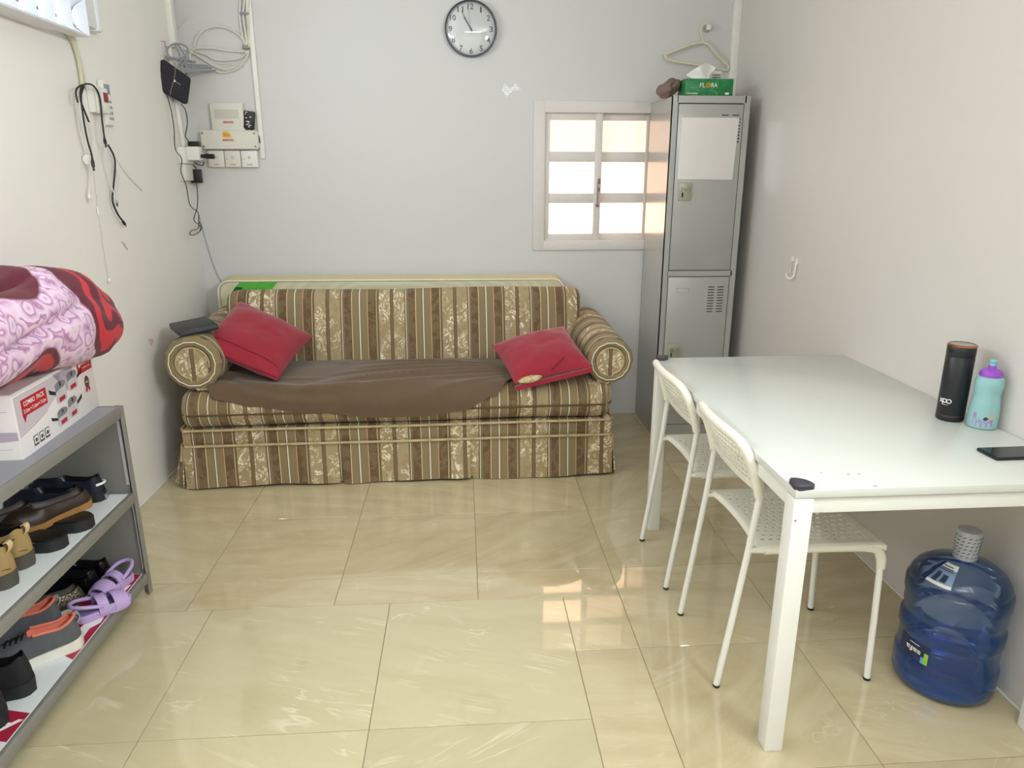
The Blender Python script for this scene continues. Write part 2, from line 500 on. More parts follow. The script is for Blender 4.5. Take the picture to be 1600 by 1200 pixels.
# one long T shaped seat cushion
def seat_cushion():
    prof = []
    import math as m
    y0, y1, z0, z1, r = -.988, -.40, .298, .474, .086
    pts = [(y1, z0)]
    for k in range(7): a = -PI/2-k*(PI/2)/6; pts.append((y0+r+r*m.cos(a), z0+r+r*m.sin(a)))
    for k in range(7): a = PI-k*(PI/2)/6; pts.append((y0+r+r*m.cos(a), z1-r+r*m.sin(a)))
    pts += [(y0+.15, z1+.006), (y0+.26, z1+.010), (y0+.38, z1+.008), (y1, z1-.004)]
    cy, cz = -.7, .386
    xs = [-1.338, -1.332, -1.318, -1.295]+[lerp(-1.26, .63, k/30) for k in range(31)]+[.665, .688, .702, .708]
    b = B(); rings = []
    for x in xs:
        e = min(x+1.338, .708-x)
        k = 1-max(0, (.06-e)/.06)**2.5*.34
        rings.append([b.bm.verts.new((x, cy+(y-cy)*(k if y < cy else 1), cz+(z-cz)*k-.012*(x < -1.2)*(1-e/.14 if e < .14 else 0)+.003*m.sin(x*7))) for y, z in pts])
    n = len(pts)
    for A, C in zip(rings, rings[1:]):
        for i in range(n): b.bm.faces.new((A[i], A[(i+1) % n], C[(i+1) % n], C[i]))
    b.bm.faces.new(rings[0]); b.bm.faces.new(rings[-1][::-1])
    return b
sc_ = link('seat_cushion', seat_cushion(), M_sofa, sofa, uv=UF)
link('seam_cord', B().tube([(-1.326, -.45, .372), (-1.33, -.90, .371), (-1.318, -.955, .372), (-1.28, -.988, .373), (-.8, -.9905, .376), (-.3, -.9905, .374), (.3, -.9905, .378), (.65, -.988, .378), (.69, -.955, .378), (.701, -.90, .378), (.7, -.45, .378)], .0045, 6), M_pipe_dk, sc_)
# sofa back, leaning, with rolled top
def sofa_back():
    prof = [(-.475, .40), (-.462, .50), (-.44, .62), (-.418, .72), (-.404, .765), (-.395, .803), (-.372, .836), (-.335, .850), (-.295, .843), (-.265, .82),
            (-.25, .78), (-.24, .6), (-.23, .4), (-.22, .12)]
    xl = lambda z: -1.245 if z > .66 else lerp(-1.12, -1.245, max(0, (z-.40)/.26))
    xr = lambda z: .640 if z > .74 else lerp(.585, .640, max(0, (z-.40)/.34))
    b = B(); T = [0, .004, .012, .03, .06]+[lerp(.1, .9, k/18) for k in range(19)]+[.94, .97, .988, .996, 1]
    rings = []
    cy, cz = -.335, .8
    for t in T:
        e = min(t, 1-t)*1.885; k = math.sqrt(max(.0, 1-max(0, (.05-e)/.05)**2))*.75+.25
        rings.append([b.bm.verts.new((lerp(xl(z), xr(z), t), -.335+(y+.335)*k, (cz-.2+(z-cz+.2)*(k*.3+.7) if z > .6 else z)+.003*math.sin(t*11))) for y, z in prof])
    n = len(prof)
    for A, C in zip(rings, rings[1:]):
        for i in range(n-1): b.bm.faces.new((A[i], A[i+1], C[i+1], C[i]))
    b.bm.faces.new(rings[0]); b.bm.faces.new(rings[-1][::-1])
    return b
link('backrest', sofa_back(), M_sofa, sofa, uv=lambda co: (co.x+.03, co.z))
# rolled arms
def arm(xc, zc, r, s):
    y0, y1 = -.915, -.20
    b = B()
    def f(a, t):
        y = lerp(y0+.012, y1, t); an = a*2*PI
        rr = r*(1+.012*math.sin(an*7+t*3)*(1-t))*(1+.04*t)
        return (xc+rr*math.cos(an), y, zc+.02*t+rr*math.sin(an))
    b.grid(f, 40, 14, cu=True)
    o = link('armrest', b, M_sofa, sofa, uv=lambda co: (co.y+.02, math.atan2(co.z-zc, co.x-xc)*r))
    # upholstered arm body under the roll
    xi, xo = xc-s*r*.6, xc+s*r*.15
    link('arm_body', B().box(min(xi, xo), max(xi, xo), y0+.03, y1, .2, zc, .02), M_sofa, sofa, uv=lambda co: (co.y, co.z))
    # gathered front ring, facetted by its pleats
    b = B(); n = 14; rings = []
    for rr, dy in ((1.0, .014), (1.01, .004), (.95, -.012), (.82, -.02), (.68, -.014), (.60, -.002), (.56, .006)):
        rings.append([b.bm.verts.new((xc+r*rr*math.cos(2*PI*k/n), y0+dy+.003*(k % 2), zc+r*rr*math.sin(2*PI*k/n))) for k in range(n)])
    for A, C in zip(rings, rings[1:]):
        for k in range(n): b.bm.faces.new((A[k], A[(k+1) % n], C[(k+1) % n], C[k]))
    ring = link('arm_front_ring', b, M_sofa, sofa, uv=lambda co: (math.hypot(co.x-xc, co.z-zc)+.148-.80*r, math.atan2(co.z-zc, co.x-xc)*.12), angle=12)
    # inner panel: round, running down to the seat on the inner side
    pr = r*.58; pts = []
    for k in range(25):
        a = PI*1.08-k/24*PI*1.5 if s > 0 else PI*-.08+k/24*PI*1.5
        pts.append((xc+pr*math.cos(a), y0-.008, zc+pr*math.sin(a)))
    pts += [(xc-s*pr*.15, y0-.008, zc-r*1.0), (xc-s*pr*.95, y0-.008, zc-r*1.0)]
    link('arm_front_panel', B().prism(pts, (0, .03, 0)), M_sofa, sofa, uv=lambda co: (co.x-xc-.017, co.z))
    link('piping', B().tube([(p[0], p[1]-.001, p[2]) for p in pts[:26]], .0045, 6), M_pipe, ring)
arm(-1.252, .604, .128, -1)
arm(.690, .574, .113, 1)

# ------------------------------------------------------------------ mattress behind the sofa
M_matt = NT('mattress_quilt')
o_ = M_matt.obj()
q = M_matt.n('TexWave', wave_type='RINGS', rings_direction='SPHERICAL'); M_matt.set(q, 'Vector', o_); q.inputs['Scale'].default_value = 6; q.inputs['Distortion'].default_value = 6; q.inputs['Detail'].default_value = 1
M_matt.p(Base_Color=M_matt.mix(q.outputs['Fac'], '#d2cba8', '#dcd6b8'), Roughness=.8); M_matt.bump(q.outputs['Fac'], .4, .004)
M_matt_top = mat('mattress_border', '#d8cba0', .8, var=.04, scale=30, bump=.1)
mt = thing('mattress', 'thin cream quilted mattress standing on edge between sofa and back wall', 'mattress', (-.4, -.1, 0))
out = rounded([(-1.352, -.165, .02), (.568, -.165, .02), (.568, -.165, .866), (-1.352, -.165, .873)], .07, 6)
o = link('mattress_body', B().prism(out, (0, .125, .014)), M_matt.m, mt)
o.modifiers.new('bevel', 'BEVEL').width = .012
link('border_band', B().prism([(x, y+.014, z+.0035) for x, y, z in rounded([(-1.356, -.165, .02), (.572, -.165, .02), (.572, -.165, .866), (-1.356, -.165, .873)], .07, 6)], (0, .095, .012)), M_matt_top, mt)
link('edge_piping', B().tube([(p[0], p[1]-.001, p[2]) for p in out], .005, 6, closed=True), mat('mattress_piping', '#ece6cc', .7), mt)
lab = link('maker_label', B().prism([(-1.30, -.1655, .79), (-1.232, -.1655, .866), (-1.025, -.1655, .866), (-1.10, -.1655, .78)], (0, -.001, 0)), mat('label_green', '#5cb83f', .5, var=.12, scale=40), mt)
lab['label'] = 'bright green label'
link('label_print', B().prism([(-1.275, -.1669, .815), (-1.255, -.1669, .842), (-1.215, -.1669, .838), (-1.235, -.1669, .812)], (0, -.0004, 0)), mat('label_dark_green', '#1d5a2a', .5), lab)

# ------------------------------------------------------------------ brown sheet on the seat
M_sheet = NT('brown_sheet_cloth'); o_ = M_sheet.obj()
M_sheet.p(Base_Color=M_sheet.mix(M_sheet.noise(o_, 8, 3), '#594632', '#67523b'), Roughness=.9)
M_sheet.b.inputs['Sheen Weight'].default_value = .25
M_sheet.bump(M_sheet.noise(o_, 700, 2), .25, .001)
def sheet_point(x, a):
    """a = distance along the seat from the back edge forward and over the front edge"""
    yb, zt = -.478, .479
    yf = -.988; r = .086
    flat = -(yf+r)+yb          # negative y run
    L0 = abs(yb-(yf+r)); L1 = r*PI/2
    if a < L0: return Vector((x, yb-a, zt+.007*math.sin(PI*a/L0))), Vector((0, 0, 1))
    if a < L0+L1:
        t = (a-L0)/r; return Vector((x, yf+r-r*math.sin(t), zt-r+r*math.cos(t))), Vector((0, -math.sin(t), math.cos(t)))
    return Vector((x, yf, zt-r-(a-L0-L1))), Vector((0, -1, 0))
FOLDS = [(.23, .33, -.25, .42, -.85, .50, .014, .020), (.23, .29, -.30, .35, -.75, .46, .015, .018), (.22, .25, -.20, .28, -.66, .39, .014, .016),
         (.20, .20, -.25, .20, -.66, .31, .012, .016), (.16, .14, -.20, .12, -.55, .20, .012, .015), (.23, .36, .0, .45, -.40, .54, .010, .020), (.0, .06, -.3, .05, -.60, .10, .008, .012),
         (-.50, .44, -.80, .47, -1.10, .38, .015, .022), (-.60, .52, -.85, .52, -1.15, .43, .010, .020), (-.68, .36, -.90, .36, -1.12, .28, .010, .018), (-.1, .31, -.35, .36, -.7, .41, .007, .009)]
def sheet():
    xs = [-1.30, -1.22, -1.14, -.97, -.74, -.39, -.2, -.02, .13, .24]
    zend = [None, None, .41, .382, .349, .315, .318, .339, .40, None]
    aend = [.40, .44, .515+.0, .545, .575, .608, .605, .584, .52, .40]
    astart = [.30, .18, .05, .0, .0, .0, .0, .0, .02, .08]
    def f(s, t):
        x = lerp(-1.30, .24, s)
        a0, a1 = interp(x, xs, astart), interp(x, xs, aend)
        a = lerp(a0, a1, t)
        p, n = sheet_point(x, a)
        k = x*1.0
        h = .003*noise.noise(Vector((x*2.0, a*9, 1.3)))+.003
        for (x0, a0_, x1, a1_, x2, a2_, amp, wd) in FOLDS:
            if x2 < x < x0:
                t_ = (x0-x)/(x0-x2); xm = (x0-x1)/(x0-x2)
                # quadratic through the three points
                q_ = lerp(a0_, a2_, t_)+(a1_-lerp(a0_, a2_, xm))*(t_*(1-t_))/(xm*(1-xm))
                d_ = (a-q_)/(wd*(.7+.6*t_))
                h += amp*math.exp(-d_*d_)*math.sin(PI*min(1, t_*.94+.05))**.6
        ang = 0
        lump = sstep(-1.02, -1.2, x)
        h += lump*(.022+.02*noise.noise(Vector((x*14, a*14, 7))))
        h += .010*math.exp(-((x+.62)/.035)**2)*math.exp(-((a-.06)/.06)**2)
        edge = sstep(.0, .06, t)
        h = max(h, -.002)*(.4+.6*(1-sstep(.9, 1, t)))
        return p+n*(.0085+max(0, h))
    o = link('bed_sheet', B().grid(f, 170, 90), M_sheet.m, None, org=(-.5, -.75, .47))
    mod(o, 'SOLIDIFY', thickness=.003, offset=1)
    return o
tag(sheet(), 'brown cotton sheet spread crumpled over the striped sofa seat', 'sheet')

# ------------------------------------------------------------------ red cushions
M_redc = NT('red_cushion_cloth'); o_ = M_redc.obj()
M_redc.p(Base_Color=M_redc.mix(M_redc.noise(o_, 7, 3), '#8c1428', '#a01c32'), Roughness=.85)
M_redc.b.inputs['Sheen Weight'].default_value = .3
M_redc.bump(M_redc.noise(o_, 600, 2), .25, .001)
M_redd = mat('red_cushion_seam', '#7d1226', .85)
M_stuff = NT('patterned_pillow_insert'); o_ = M_stuff.obj()
M_stuff.p(Base_Color=M_stuff.ramp(M_stuff.noise(o_, 60, 3, .6, 1), [(.4, '#8c7548'), (.5, '#d9c79c'), (.6, '#a98f5c')]), Roughness=.9)
def pillow_mesh(corners, thick, seed, nu=30):
    P = [Vector(c) for c in corners]
    nrm = ((P[1]-P[0]).cross(P[3]-P[0])).normalized()
    b = B()
    for side in (1, -1):
        def f(s, t, side=side):
            a, c = s*2-1, t*2-1
            # edges bow in between the pointed corners
            aa = a*(1-.05*(1-c*c)); cc = c*(1-.05*(1-a*a))
            S_, T_ = (aa+1)/2, (cc+1)/2
            p = P[0]*(1-S_)*(1-T_)+P[1]*S_*(1-T_)+P[2]*S_*T_+P[3]*(1-S_)*T_
            h = thick/2*(max(0, 1-abs(a)**2.6)*max(0, 1-abs(c)**2.6))**.55
            edge = min(1-abs(a), 1-abs(c))
            wr = .006*noise.noise(p*11+Vector((seed, 0, side)))+.003*noise.noise(p*26+Vector((seed, 3, 0)))
            wr *= min(1, edge*6)
            return p+nrm*(side*h+wr)
        b.grid(f, nu, nu)
    return b, P, nrm
c1_, P1, n1_ = pillow_mesh([(-1.252, -.872, .672), (-.882, -.905, .505), (-.785, -.492, .628), (-1.155, -.462, .812)], .15, 1.)
pr1 = thing('cushion', 'larger red cushion leaning in the corner of the left sofa arm', 'cushion', (-.95, -.75, .49), group='red cushions on the sofa')
link('cover', c1_, M_redc.m, pr1)
def edge_pt(P, s, t): return P[0]*(1-s)*(1-t)+P[1]*s*(1-t)+P[2]*s*t+P[3]*(1-s)*t
b = B()
def flap1(s, t):
    p = edge_pt(P1, .02+.96*s, .015+.10*t)
    return p+n1_*(.012+.05*(4*s*(1-s))**.5*t**.7+.004*math.sin(s*9))
b.grid(flap1, 26, 5)
fo = link('envelope_flap', b, M_redc.m, pr1); mod(fo, 'SOLIDIFY', thickness=.003)
link('seam', B().tube([edge_pt(P1, .03+.94*k/20, .115)+n1_*(.014+.052*(4*(k/20)*(1-k/20))**.5+.004*math.sin(k/20*9)) for k in range(21)], .0022, 5), M_redd, fo)
c2_, P2, n2_ = pillow_mesh([(.225, -1.03, .508), (.602, -.968, .566), (.512, -.62, .690), (.132, -.705, .612)], .135, 5.)
pr2 = thing('cushion', 'smaller red cushion by the right sofa arm, beige filling showing at one seam', 'cushion', (.37, -.85, .49), group='red cushions on the sofa')
link('cover', c2_, M_redc.m, pr2)
b = B()
b.grid(lambda s, t: edge_pt(P2, .01+.97*s, -.02+.02*t)+n2_*(-.028+.02*t)+Vector((0, -.012, -.006+.012*s)), 24, 3)
fo = link('opening_hem', b, M_redc.m, pr2); mod(fo, 'SOLIDIFY', thickness=.014)
b = B()
def ins(s, t):
    a = t*2*PI; r = math.sin(PI*min(.98, max(.02, s)))**.5
    p = edge_pt(P2, .05+.30*s, .012)+n2_*(.004+.016*r*math.sin(a))+(P2[0]-P2[3]).normalized()*(.020*r*math.cos(a)+.004)
    return p
b.grid(lambda t, s: ins(s, t), 14, 16, cu=True)
io = link('pillow_insert', b, M_stuff.m, pr2); io['label'] = 'beige patterned pillow insert showing at the open seam'
b = B().tube([edge_pt(P2, .48+.2*k/8, .02+.10*k/8)+n2_*(.020+.035*(k/8)**.7) for k in range(9)], .003, 6)
link('fold', b, M_redd, pr2)

# slim black box on the left arm
nb = thing('folder', 'slim black folder lying on top of the left sofa arm', 'folder', (-1.285, -.785, .738), rot=.55)
M_fold = mat('folder_black', '#1d2024', .45)
link('cover', B().box(-.08, .09, -.14, .09, 0, .026, .004), M_fold, nb, local=True)
link('edge', B().box(-.074, .084, -.143, -.139, .008, .018, .001), mat('folder_edge', '#3a3d42', .6), nb, local=True)
nb.rotation_euler = (0.0, -.10, .55)

# ------------------------------------------------------------------ locker
LX0, LX1, LY0, LY1, LH = 1.058, 1.453, -.450, .0, 1.813
lk = thing('locker', 'tall grey two-door steel locker in the right back corner', 'locker', (1.255, -.22, 0))
b = B()
b.box(LX0, LX0+.003, LY0+.002, LY1-.004, 0, LH, .001).box(LX1-.003, LX1, LY0+.002, LY1-.004, 0, LH, .001)
b.box(LX0, LX1, LY0+.002, LY1-.004, LH-.003, LH, .001).box(LX0, LX1, LY1-.008, LY1-.004, 0, LH)
b.box(LX0, LX1, LY0+.03, LY1-.004, .06, .065)
# front frame
b.box(LX0, LX0+.027, LY0, LY0+.03, 0, LH, .0015).box(LX1-.030, LX1, LY0, LY0+.03, 0, LH, .0015)
b.box(LX0+.02, LX1-.02, LY0, LY0+.03, 1.778, LH, .0015).box(LX0+.02, LX1-.02, LY0, LY0+.03, .914, .944, .0015).box(LX0+.02, LX1-.02, LY0, LY0+.03, 0, .078, .0015)
link('body', b, M_lockgrey, lk, smooth=False)
link('inside', B().box(LX0+.024, LX1-.026, LY0+.02, LY0+.03, .07, 1.785), M_dark, lk, smooth=False)
DX0, DX1 = LX0+.0305, LX1-.0335
def door(z0, z1):
    return link('door', B().box(DX0, DX1, LY0-.0015, LY0+.016, z0, z1, .002), M_lockgrey, lk)
d1 = door(.9475, 1.7735); d2 = door(.0815, .9105)
def slot(parent, x, z, w_, h_=.0045):
    link('vent_slot', B().box(x-w_/2, x+w_/2, LY0-.0022, LY0+.002, z-h_/2, z+h_/2, .0007, 1), M_dark, parent)
for k in range(10):
    for c in (1.325, 1.377): slot(d2, c, .857-k*.0148, .034)
slot(d1, 1.328, 1.7215, .036); slot(d1, 1.382, 1.7215, .036)
for k in range(8): slot(d1, 1.403, 1.704-k*.0155, .010, .006)
M_lockplate = mat('lock_plate_beige', '#a6a690', .4, .3)
def lockset(parent, xc, zc):
    h = link('handle', B().box(xc-.034, xc+.034, LY0-.006, LY0-.001, zc-.045, zc+.045, .003), M_lockplate, parent)
    link('lock', B().lathe([(.0115, LY0-.018), (.0115, LY0-.004)], (xc-.014, 0, zc+.014), 16, 'Y').tube([(xc-.02, LY0-.02, zc+.016), (xc+.004, LY0-.021, zc+.010)], .003, 6), M_steel, h)
    link('finger_pull', B().tube([(xc+.006, LY0-.006, zc+.012), (xc+.014, LY0-.012, zc+.024), (xc+.024, LY0-.014, zc+.027), (xc+.029, LY0-.014, zc+.012), (xc+.027, LY0-.012, zc-.012), (xc+.02, LY0-.008, zc-.032)], .0035, 8, smooth=4), M_lockplate, h)
    link('keyhole', B().box(xc-.019, xc-.011, LY0-.0072, LY0-.004, zc-.026, zc-.004), M_dark, h)
lockset(d1, 1.148, 1.350); lockset(d2, 1.142, .502)
b = B()
for (xa, xb, za, zb) in ((1.135, 1.205, .826, .829), (1.135, 1.205, .85, .853), (1.135, 1.138, .826, .853), (1.202, 1.205, .826, .853)): b.box(xa, xb, LY0-.003, LY0-.001, za, zb)
link('card_frame', b, M_lockgrey, d2)
link('plinth_seam', B().box(DX0, DX1, LY0-.002, LY0, .150, .1525), M_rackgrey, d2)
M_mirror = NT('mirror_sheet'); M_mirror.p(Base_Color=(.9, .9, .9, 1), Metallic=1.0, Roughness=.012)
mr = thing('mirror', 'frameless rectangular mirror sheet stuck on the upper locker door', 'mirror', (1.246, -.4525, 1.41))
link('glass', B().prism([(1.101, -.4530, 1.412), (1.389, -.4530, 1.410), (1.400, -.4530, 1.7095), (1.104, -.4530, 1.7095)], (0, -.003, 0)), M_mirror.m, mr, smooth=False)

# ------------------------------------------------------------------ table
TX0, TX1, TY0, TY1, TH = .752, 1.5225, -2.737, -1.487, .7357
tb = thing('table', 'long white table with square steel legs pushed against the right wall', 'table', (1.13, -2.11, 0))
link('tabletop', B().box(TX0+.002, TX1, TY0+.002, TY1-.002, TH-.021, TH, .002), M_table, tb)
b = B()
for (a0, a1, c0, c1) in ((TX0+.012, TX0+.032, TY0+.04, TY1-.04), (TX1-.032, TX1-.012, TY0+.04, TY1-.04)): b.box(a0, a1, c0, c1, TH-.064, TH-.026, .002)
for (c0, c1) in ((TY0+.012, TY0+.032), (TY1-.032, TY1-.012)): b.box(TX0+.04, TX1-.04, c0, c1, TH-.064, TH-.026, .002)
link('apron', b, M_tleg, tb)
LW = .048
for (x, y) in ((TX0, TY0), (TX0, TY1-LW), (TX1-LW, TY0), (TX1-LW, TY1-LW)):
    b = B().box(x, x+LW, y, y+LW, 0, TH-.023, .0035)
    lg = link('leg', b, M_tleg, tb)
    link('screw', B().lathe([(.0025, y-.001), (.0025, y+.002)], (x+.008, 0, TH-.075), 10, 'Y'), M_steel, lg)
M_cap = mat('corner_cap_dark', '#3a3740', .5)
for (x, y, sx, sy) in ((TX0, TY0, 1, 1), (TX0, TY1, 1, -1)):
    pts = rounded([(x+sx*.0, y+sy*.0, TH-.004), (x+sx*.052, y+sy*.004, TH-.004), (x+sx*.046, y+sy*.03, TH-.004), (x+sx*.03, y+sy*.046, TH-.004), (x+sx*.004, y+sy*.052, TH-.004)], .014, 4)
    b = B().prism(pts, (0, 0, .017))
    c = link('corner_cap', b, M_cap, tb); m_ = c.modifiers.new('bevel', 'BEVEL'); m_.width = .006; m_.segments = 3
b = B()
for (x, y, l) in ((.918, -2.655, .007), (.945, -2.655, .006), (.944, -2.725, .010), (.86, -2.64, .004)): b.box(x, x+l, y, y+.0022, TH-.001, TH+.0003)
link('chip', b, M_dark, tb, smooth=False)

# ------------------------------------------------------------------ chairs
def perforated(fn, nu, nv, hw, hh, stagger, th):
    """shell of nu x nv cells, each with an oblong hole"""
    b = B()
    for i in range(nu):
        for j in range(nv):
            off = (stagger if j % 2 else -stagger)
            u0, u1, v0, v1 = i/nu, (i+1)/nu, j/nv, (j+1)/nv
            um, vm = (u0+u1)/2+off/nu, (v0+v1)/2
            outer = [(u0, v0), ((u0+u1)/2, v0), (u1, v0), (u1, vm), (u1, v1), ((u0+u1)/2, v1), (u0, v1), (u0, vm)]
            dx, dy = hw/nu/2, hh/nv/2
            inner = [(um-dx*.75, vm-dy), (um, vm-dy), (um+dx*.75, vm-dy), (um+dx, vm), (um+dx*.75, vm+dy), (um, vm+dy), (um-dx*.75, vm+dy), (um-dx, vm)]
            o_ = [b.bm.verts.new(Vector(fn(*p))) for p in outer]; n_ = [b.bm.verts.new(Vector(fn(*p))) for p in inner]
            for k in range(8): b.bm.faces.new((o_[k], o_[(k+1) % 8], n_[(k+1) % 8], n_[k]))
    bmesh.ops.remove_doubles(b.bm, verts=b.bm.verts, dist=2e-5)
    return b
def make_chair(name, label, loc):
    t = thing(name, label, 'chair', loc, group='white perforated chairs at the table')
    H = .178
    for s in (-1, 1):
        b = B().tube([(.0, s*H, .0), (.029, s*H, .22), (.056, s*H, .44), (.066, s*H, .54), (.072, s*H, .60), (.071, s*H, .635), (.062, s*H, .675)], .0095, 10)
        l = link('leg', b, M_chleg, t, local=True)
        link('foot_cap', B().lathe([(.0098, 0), (.0105, .002), (.0105, .008)], (.001, s*H, .0), 12), M_blk_rubber, l, local=True)
        b = B().tube([(.456, s*H, 0), (.449, s*H, .20), (.442, s*H, .36), (.436, s*H, .40), (.424, s*H, .428), (.400, s*H, .441), (.30, s*H, .443), (.15, s*H, .441), (.10, s*H, .441), (.057, s*H, .443)], .0095, 10)
        l = link('leg', b, M_chleg, t, local=True)
        link('foot_cap', B().lathe([(.0098, 0), (.0105, .002), (.0105, .008)], (.456, s*H, .0), 12), M_blk_rubber, l, local=True)
    # seat
    def seatfn(u, v):
        y = (v*2-1)*.158
        xr_ = .098+.018*(1-(y/.158)**2)
        x = lerp(xr_, .405, u)
        return (x, y, .4545-.010*(1-(y/.158)**2)*math.sin(PI*min(1, u*1.05))-.004*u)
    b = perforated(seatfn, 13, 12, .52, .36, .2, .004)
    so = link('seat', b, M_chair, t, local=True); mod(so, 'SOLIDIFY', thickness=.0018, offset=0)
    def rim(s, tt):
        # closed border of the seat, from the perforated field out over the tubes
        n = 72; i = s*4; k = int(min(3, i)); f = i-k
        cx, cy = [(0, lerp(1, -1, f)), (lerp(0, 1, f), -1), (1, lerp(-1, 1, f)), (lerp(1, 0, f), 1)][k]
        p = Vector(seatfn(cx, (cy+1)/2))
        q = Vector(p)
        if k == 0: o = Vector((-.022, 0, 0))
        elif k == 1: o = Vector((0, -.030, 0))
        elif k == 2: o = Vector((.032, 0, 0))
        else: o = Vector((0, .030, 0))
        # corners
        if k in (0, 2) : q = Vector((p.x, p.y*(.190/.158), p.z))
        xo = {0: -.024, 2: .036}.get(k, lerp(-.024, .036, cx))
        yo = p.y*(.190/.158) if k in (0, 2) else math.copysign(.190, cy)
        tgt = Vector((p.x+xo, yo, .4545))
        pp = p.lerp(tgt, min(1, tt*1.4))
        drop = 0
        if tt > .45: drop = (tt-.45)/.55
        pp.z = lerp(p.z, .4545, min(1, tt*2))-.013*drop**2*(1 if k != 2 else 1.6)
        return pp
    b = B().grid(rim, 96, 8, cu=True)
    ro = link('seat_rim', b, M_chair, t, local=True); mod(ro, 'SOLIDIFY', thickness=.004, offset=0)
    # rounded front corners that wrap over the legs
    for s in (-1, 1):
        b = B().tube([(.385, s*.180, .4415), (.412, s*.180, .437), (.430, s*.179, .425), (.4405, s*.178, .404), (.4435, s*.178, .372)], [.0145, .0145, .014, .0135, .0125], 12, smooth=3)
        b.tube([(.10, s*.180, .4425), (.25, s*.180, .4435), (.39, s*.180, .4415)], .0135, 12)
        link('seat_edge', b, M_chair, ro, local=True)
        b = B().box(.118, .132, s*.166-.004, s*.166+.004, .426, .441, .002).box(.36, .374, s*.166-.004, s*.166+.004, .424, .44, .002)
        link('clip', b, M_blk_rubber, so, local=True)
    # back shell
    def backfn(u, v):
        y = (u*2-1)*.148
        z = lerp(.628, .742, v)
        x = .072-.056*((z-.60)/.165)**1.2-.026*(1-(y/.19)**2)*(.5+.5*v)
        return (x, y, z)
    b = perforated(backfn, 15, 6, .62, .52, .14, .004)
    bo = link('backrest', b, M_chair, t, local=True); mod(bo, 'SOLIDIFY', thickness=.0025, offset=0)
    def shell(u, z):
        return Vector((.072-.056*(max(0, z-.60)/.165)**1.2-.026*(1-(u/.19)**2)*(.5+.5*max(0, min(1, (z-.628)/.114))), u, z))
    pts = [(-.178, .602), (-.180, .65), (-.182, .69), (-.176, .728), (-.158, .752), (-.12, .762), (-.06, .766), (0, .767), (.06, .766), (.12, .762), (.158, .752), (.176, .728), (.182, .69), (.180, .65), (.178, .602)]
    b = B().tube([shell(*p) for p in pts], .0135, 12, smooth=4)
    rr = link('back_rim', b, M_chair, t, local=True)
    b = B()
    b.grid(lambda s, q: shell(lerp(-.180, .180, s), lerp(.612, .630, q)), 30, 2)
    b.grid(lambda s, q: shell(lerp(-.148, .148, s), lerp(.741, .765, q)), 30, 2)
    b.grid(lambda s, q: shell(lerp(.147, .182, s), lerp(.612, .742, q)), 4, 8)
    b.grid(lambda s, q: shell(lerp(-.182, -.147, s), lerp(.612, .742, q)), 4, 8)
    mod(link('back_border', b, M_chair, bo, local=True), 'SOLIDIFY', thickness=.005, offset=0)
    for s in (-1, 1): link('screw', B().lathe([(.0025, -.0), (.0025, .003)], (.060, s*.183, .628), 8, 'X'), M_dark, rr, local=True)
    return t
ch = make_chair('dining_chair', 'white perforated steel chair tucked under the table, nearer of the two to the camera', (.712, -2.307, 0))
dup(ch, (.706, -1.792, 0), 0, 'white perforated steel chair tucked under the table, farther one nearer the locker')

# ------------------------------------------------------------------ shoe rack
RX0, RX1, RY0, RY1 = XL+.004, -1.134, -3.0, -1.858
rk = thing('shoe_rack', 'low grey metal shoe rack with three shelves against the left wall', 'shoe rack', (-1.30, -2.43, 0))
def shelf(z, m, lip=.036):
    b = B().box(RX0+.004, RX1-.002, RY0+.006, RY1-.006, z-.003, z, .001)
    o = link('shelf', b, m, rk, smooth=False)
    link('front_lip', B().box(RX1-.012, RX1, RY0, RY1-.02, z-lip, z+.0015, .003), M_rackgrey, o)
    link('back_lip', B().box(RX0, RX0+.01, RY0, RY1-.004, z-lip, z, .002), M_rackgrey, o)
    link('end_lip', B().box(RX0, RX1-.004, RY1-.014, RY1, z-lip, z+.0005, .002), M_rackgrey, o)
shelf(.698, M_racktop); shelf(.392, M_rackgrey); shelf(.083, M_rackgrey)
for y in (RY1, RY0+.014):
    p = link('side_panel', B().box(RX0+.012, RX1-.014, y-.012, y-.006, .06, .69), M_rackgrey, rk, smooth=False)
    for x in (RX0, RX1-.026):
        b = B().box(x, x+.026, y-.004, y, 0, .70, .0015).box((x if x == RX0 else x+.022), (x+.004 if x == RX0 else x+.026), y-.026, y, 0, .70, .0015)
        link('upright', b, M_rackgrey, rk)
link('edge_strip', B().box(RX1-.0125, RX1-.0115, RY1-.022, RY1-.008, .10, .36).box(RX1-.024, RX1-.014, RY1-.0065-.0075, RY1-.0125, .42, .66), mat('edge_strip_pale', '#c9c3c8', .4), rk, smooth=False)
# paper lining of the shelves
M_paper = mat('shelf_paper_white', '#dfe3e2', .5, var=.03, scale=8)
link_ = link('shelf_liner', B().box(RX0+.014, RX1-.016, RY0+.03, RY1-.03, .392, .3932), M_paper, None, org=(-1.3, -2.43, .392), smooth=False)
tag(link_, 'plain white paper lining on the middle shelf of the rack', 'shelf liner')
ln = thing('shelf_liner', 'white banner sheet with red print lining the bottom shelf of the rack', 'shelf liner', (-1.3, -2.43, .083))
link('sheet', B().box(RX0+.014, RX1-.015, RY0+.03, RY1-.026, .083, .0842), M_paper, ln, smooth=False)
M_banred = mat('banner_red', '#a51f3c', .45, var=.06)
def flat(name, pts, m, par, z, h=.0004):
    return link(name, B().prism([(x, y, z) for x, y in pts], (0, 0, h)), m, par, smooth=False)
flat('red_print', [(-1.151, -1.886), (-1.235, -1.886), (-1.275, -2.06), (-1.285, -2.30), (-1.20, -2.32), (-1.151, -2.35)], M_banred, ln, .0842)
